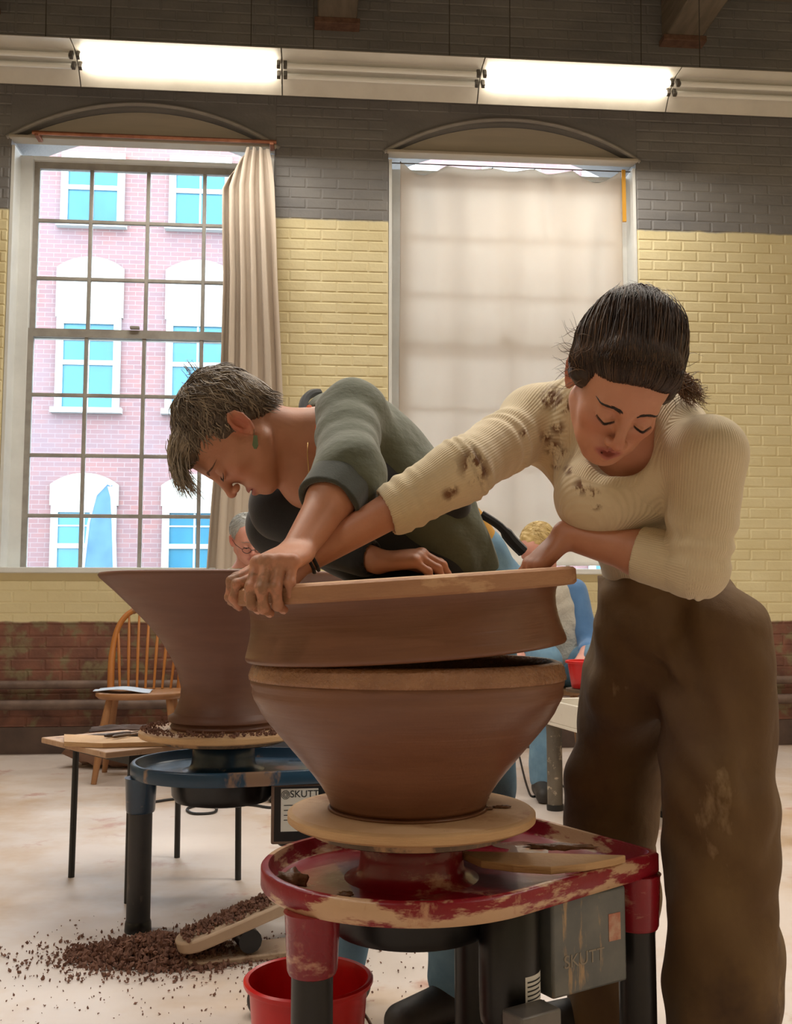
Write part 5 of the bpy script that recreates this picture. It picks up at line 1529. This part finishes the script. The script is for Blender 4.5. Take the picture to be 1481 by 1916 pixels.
hdw.disp = dh; hdw.dmax = .004
hair_b = field_obj('hair', hdw, hB-Vector((.22, .22, .22)), hB+Vector((.22, .22, .22)), .0032, M_HAIR_B, pb, ORG_B, label='dark brown hair pulled back into a loose bun')
S = []; H2 = lambda v: hB+RBm @ Vector(v)
for i in range(2400):     # strands combed from the hairline back to the bun
    t = rh.uniform(-1.45, 1.45); x = math.sin(t)
    st_ = Vector((x*.080, -.086+.075*abs(x)**2.2+rh.uniform(-.004, .05), .078*math.cos(t*.95)+.004+rh.uniform(-.008, .006)))
    en = Vector((rh.uniform(-.03, .045), .115+rh.uniform(-.02, .01), .085+rh.uniform(-.035, .035)))
    c = Vector((x*.125, .04, .17*math.cos(t*.80)+.012)); pts = []
    tm = rh.uniform(.75, 1.0)
    for j in range(9):
        s = j/8*tm; q = st_*(1-s)**2+c*2*s*(1-s)+en*s*s
        # keep the strand just outside the cap
        v = Vector((q.x/.086, (q.y-.030)/.100, (q.z-.042)/.086)); l = v.length
        if l < 1.015 and q.y < .09: q = Vector((v.x/l*.086, .030+v.y/l*.100, .042+v.z/l*.086))+Vector((0, 0, 0))+(Vector((v.x, v.y, v.z))/l)*rh.uniform(.0, .0015)
        pts.append(H2(q))
    S.append((pts, rh.uniform(.0008, .0016), rh.random()**4*.55))
HL = []
for x in np.linspace(-.068, .068, 18):
    for zz in np.arange(.018, .085, .003):
        yy = face_y(gb, float(x), float(zz))
        if hd(np.array([[x, yy, zz]], F32), 9e9)[0] < 0: break
    HL.append((float(x), yy, float(zz)))
def hline(x):
    k = min(range(len(HL)-1), key=lambda i: abs(HL[i][0]+.004-x)); a, b = HL[k], HL[k+1]; w = (x-a[0])/(b[0]-a[0])
    return a[1]+(b[1]-a[1])*w, a[2]+(b[2]-a[2])*w
for i in range(420):      # fine hair along the hairline
    x = rh.uniform(-.066, .066); yy, zz = hline(x)
    p = Vector((x, yy-.0004, float(zz)-rh.uniform(.001, .005))); pts = []
    fl = Vector((x*4, .35, .9)).normalized()
    for j in range(7):
        pts.append(H2(p)); p = p+fl*.006; fl = (fl+Vector((0, .16, -.02))).normalized()
    S.append((pts, rh.uniform(.0006, .0013), rh.random()**3*.4))
for i in range(240):      # bun
    a0 = rh.uniform(0, 6.28); c = Vector((.012, .098, .075)); R_ = rh.uniform(.025, .042); tl = Euler((rh.uniform(-.6, .6), rh.uniform(-.6, .6), 0)).to_matrix(); pts = []
    for j in range(9):
        a = a0+j*.28; pts.append(H2(c+tl @ Vector((math.cos(a)*R_, .03*math.sin(a*2+i), math.sin(a)*R_))))
    S.append((pts, rh.uniform(.001, .002), rh.random()**3*.6))
for i in range(60):       # flyaway wisps at the temple and crown
    s = -1 if i < 36 else 1
    b = Vector((s*(.074+rh.uniform(0, .012)), -.01+rh.uniform(-.03, .06), .03+rh.uniform(-.03, .05))); p = b; pts = [H2(p)]; a0 = rh.uniform(0, 6)
    d0 = Vector((s*.6, rh.uniform(-.4, .8), rh.uniform(-.9, .5))).normalized()
    for j in range(8):
        p = p+(d0+Vector((0, math.sin(a0+j*.5), math.cos(a0+j*.5)))*.6).normalized()*.0062; pts.append(H2(p))
    S.append((pts, .0005, .3+.7*rh.random()))
strands_obj('hair_strands', drape(S, hd, hB, RB, .0002, .0018), M_HAIR_B, hair_b, ORG_B, 4)
face_lines(gb, hB, RBm, M_LASH, pb, ORG_B, .0011, 90, 5)
nail_obj(nails_b[:4], M_NAIL, pb, ORG_B)
# curl of lighter hair on the far shoulder
S = []
for i in range(220):
    c = V3(1255+rh.uniform(-6, 12), 715+rh.uniform(-22, 12), 1.72+rh.uniform(-.03, .03)); e = V3(1300+rh.uniform(-22, 26), 755+rh.uniform(-22, 14), 1.72+rh.uniform(-.03, .03)); a0 = rh.uniform(0, 6); R_ = rh.uniform(.003, .007); pts = []
    for j in range(14):
        a = a0+j*.85; w = j/13; pts.append(c.lerp(e, w)+Vector((math.cos(a)*R_*(.3+w), .005*math.sin(a*1.3+i), math.sin(a)*R_*(.3+w)+.012*math.sin(w*3.1))))
    S.append((pts, .0010, .7+.3*rh.random()))
strands_obj('ponytail', S, M_HAIR_B, hair_b, ORG_B, 4)
# ================================================================== PEOPLE FURTHER BACK
M_STOOLW = mat('stool_wood', (150, 112, 78), (170, 130, 92), 5, rough=.6)
def stool(x, y, h, label):
    root = empty('stool', (x, y, 0), .3, label, 'stool', 'round wooden stools')
    obj('seat', MB().lathe([(.001, h-.03), (.155, h-.03), (.165, h-.022), (.165, h-.006), (.158, h), (.001, h)], 40), M_STOOLW, root)
    for k in range(4):
        a = k*math.pi/2+.4
        obj('leg', MB().tube([(.10*math.cos(a), .10*math.sin(a), h-.028), (.17*math.cos(a), .17*math.sin(a), 0)], .015, 10), M_STOOLW, root)
    return root
def sitter(loc, hd, R, seat, shirt, pants, skin, hairm, label, shirt_label, sleeve, yaw=-1.0, extra=None):
    """loc: pelvis on the seat; knees towards -y"""
    root = empty('person', (loc.x, loc.y, 0), 0, label, 'person', 'potters sitting at the back')
    O = Vector((loc.x, loc.y, 0)); Rm = Matrix([list(map(float, r_)) for r_ in R])
    nb_ = hd+Rm @ Vector((0, .03, -.05)); NB = Vector((hd.x*.75+loc.x*.25, hd.y+.10, hd.z-.17))
    LSh, RSh = NB+Vector((.165, .02, -.045)), NB+Vector((-.165, .02, -.045))
    LEl, REl = LSh+Vector((.06, -.06, -.27)), RSh+Vector((-.06, -.06, -.27))
    LWr, RWr = LEl+Vector((-.07, -.22, -.04)), REl+Vector((.07, -.22, -.04))
    f = Field()
    f.rc(nb_, NB, .052, .06, k=.03); f.rc(NB, loc, .08, .12, k=.05)
    f.rc(LSh, NB, .045, .07, k=.04); f.rc(RSh, NB, .045, .07, k=.04)
    f.chain([LSh, LEl, LWr], [.044, .038, .027], k=.02); f.chain([RSh, REl, RWr], [.044, .038, .027], k=.02)
    g = head_field(ears=True); f.group(g, hd, R, k=.012, rad=.165)
    for w, e, s in ((LWr, LEl, -1), (RWr, REl, 1)):
        hand(f, w, (w-e)+Vector((0, 0, -.05)), (0, -.2, 1), s, [(25, 35, 25)]*4, [(.8, .5, -.3), (.9, .2, -.4), (.9, 0, -.4)], sc=1.0)
    field_obj('body', f, O+Vector((-.5, -.75, .35)), O+Vector((.5, .35, 1.55)), .0052, skin, root, O, head_attrs(hd, R))
    t = Field()
    t.rc(NB+Vector((0, .01, -.06)), loc+Vector((0, 0, .05)), .125, .155, k=.05)
    t.rc(LSh, NB+Vector((0, 0, -.05)), .062, .09, k=.05); t.rc(RSh, NB+Vector((0, 0, -.05)), .062, .09, k=.05)
    t.chain([LSh, LEl, LEl.lerp(LWr, sleeve)] if sleeve else [LSh, LSh.lerp(LEl, .6)], [.064, .056, .048] if sleeve else [.064, .062], k=.02)
    t.chain([RSh, REl, REl.lerp(RWr, sleeve)] if sleeve else [RSh, RSh.lerp(REl, .6)], [.064, .056, .048] if sleeve else [.064, .062], k=.02)
    t.rc(nb_, NB, .055, .066, k=.01, op='s')
    t.disp = lambda p: folds(p, 26, .004, .5); t.dmax = .008
    field_obj('shirt', t, O+Vector((-.5, -.6, .35)), O+Vector((.5, .4, 1.4)), .008, shirt, root, O, label=shirt_label)
    if extra: extra(root, O, NB, LSh, RSh, loc)
    q = Field(); kn = Vector((0, -.42, .04)); KL, KR = loc+kn+Vector((.14, 0, 0)), loc+kn+Vector((-.14, 0, 0))
    AL, AR = Vector((KL.x+.02, KL.y-.03, .08)), Vector((KR.x-.02, KR.y-.03, .08))
    q.rc(loc+Vector((.07, 0, 0)), loc+Vector((-.07, 0, 0)), .125, .125, k=.04)
    q.chain([loc+Vector((.08, 0, 0)), KL, AL], [.095, .078, .06], k=.04); q.chain([loc+Vector((-.08, 0, 0)), KR, AR], [.095, .078, .06], k=.04)
    q.plane((0, 0, .05), (0, 0, -1)); q.plane((0, 0, seat+.002), (0, 0, -1)) if False else None
    q.disp = lambda p: folds(p, 24, .004, .1); q.dmax = .008
    field_obj('trousers', q, O+Vector((-.5, -.75, 0)), O+Vector((.5, .3, .95)), .009, pants, root, O)
    shoe(AL, (.1, -1, 0), root, O); shoe(AR, (-.1, -1, 0), root, O)
    c = Field(); c.el((0, .028, .045), (.083, .096, .084), k=.02)
    c.el((0, .075, -.01), (.06, .038, .045), k=.03)
    c.el((0, -.115, .0), (.2, .078, .085), k=.012, op='s')
    for s in (-1, 1): c.el((s*.085, -.03, -.04), (.03, .05, .045), k=.012, op='s')
    cw = Field(); cw.group(c, hd, R, k=.001, rad=.2)
    cw.disp = lambda p: .0035*np.sin(p[:, 0]*120+3*np.sin(p[:, 2]*60))*np.sin(p[:, 2]*110); cw.dmax = .005
    hobj = field_obj('hair', cw, hd-Vector((.2, .2, .2)), hd+Vector((.2, .2, .2)), .006, hairm, root, O)
    S = []; rr_ = random.Random(4)
    for i in range(420):
        th = rr_.uniform(-2.4, 2.4); ph = rr_.uniform(-.3, 1.4)
        n_ = Vector((math.cos(ph)*math.sin(th), math.cos(ph)*math.cos(th), math.sin(ph)))
        b = Vector((n_.x*.082, .028+n_.y*.095, .045+n_.z*.083))
        d = (Vector((rr_.uniform(-1, 1), rr_.uniform(-.4, 1), -.9))); d = (d-n_*d.dot(n_)).normalized()
        S.append(([hd+Rm @ (b+d*.012*k+n_*(.004*k-.0016*k*k)) for k in range(4)], .0016, rr_.random()*.6))
    strands_obj('hair_strands', S, hairm, hobj, O, 4)
    return root, Rm, O, g
M_GREYH = hairmat('grey_hair', (150, 150, 148), (176, 176, 172), (204, 204, 200))
M_BLOND = hairmat('blond_hair', (196, 168, 110), (212, 186, 130), (228, 206, 156))
M_SKIN_C = skin_mat('skin_pink', (206, 146, 130), (214, 156, 140), (176, 96, 92))
M_TEE = knit_mat('khaki_tee', (150, 136, 108), (164, 150, 122))
M_BLUEK = knit_mat('blue_sleeves', (76, 116, 164), (92, 132, 178))
M_VEST = mat('pale_grey_fleece', (196, 190, 178), (210, 204, 192), 14, rough=.95, bump=.6, bscale=70)
M_DARKP = mat('dark_trousers', (52, 54, 62), (64, 66, 74), 8, rough=.9)
mh = P(463, 1010, 5.15)
R_m = basis((.08, -.40, .91), (.38, -.80, -.42))
ml = Vector((mh.x+.02, 5.38, .60))
mr, mRm, mO, mg = sitter(ml, mh, R_m, .5, M_TEE, M_DARKP, M_SKIN_C, M_GREYH, 'grey haired person with glasses in a khaki shirt sitting beyond the flared pot', 'khaki short sleeved shirt', 0)
gl = MB()
for s in (-1, 1):
    gl.tube([mh+mRm @ Vector((s*.032+.021*math.cos(a), -.108+.012*abs(math.cos(a)) if s*math.cos(a) > 0 else -.108, -.016+.015*math.sin(a)))-mO for a in np.linspace(0, 2*math.pi, 17)], .0014, 6)
    gl.tube([mh+mRm @ Vector(v)-mO for v in ((s*.053, -.098, -.012), (s*.074, -.05, -.004), (s*.080, .0, .006))], .0014, 6)
gl.tube([mh+mRm @ Vector(v)-mO for v in ((-.011, -.110, -.014), (.011, -.110, -.014))], .0014, 6)
obj('glasses', gl, M_PAN, mr, label='dark wire glasses')
face_lines(mg, mh, mRm, mat('grey_brow', (150, 146, 140), rough=.6), mr, mO, .001, 20, 3)
obj('collar', MB().tube([mh+Vector((0, .085, -.155))+Vector((.068*math.cos(a), .068*math.sin(a)*.8, .012*math.sin(a)))-mO for a in np.linspace(0, 2*math.pi, 25)], .006, 8), M_PAN, mr, label='dark collar band')
stool(ml.x, ml.y, .478, 'round wooden stool under the grey haired person')
wh = P(1008, 1028, 5.12)
R_w = basis((-.55, -.45, .70), (-.50, -.35, -.79))
wv = Vector((P(1045, 1200, 5.35).x, 5.35, .60))
def vest(root, O, NB, LSh, RSh, loc):
    t = Field(); t.rc(NB+Vector((0, .0, -.07)), loc+Vector((0, -.01, .09)), .140, .168, k=.05)
    t.disp = lambda p: folds(p, 40, .005, .5); t.dmax = .008
    field_obj('vest', t, O+Vector((-.4, -.4, .5)), O+Vector((.4, .4, 1.3)), .008, M_VEST, root, O, label='pale fleece vest')
wr_, wRm, wO, wg = sitter(wv, wh, R_w, .5, M_BLUEK, M_JEAN, M_SKIN_C, M_BLOND, 'blond person in a pale vest with blue sleeves sitting at the white wheel', 'blue long sleeved shirt', .45, extra=vest)
stool(wv.x, wv.y, .478, 'round wooden stool under the blond person')
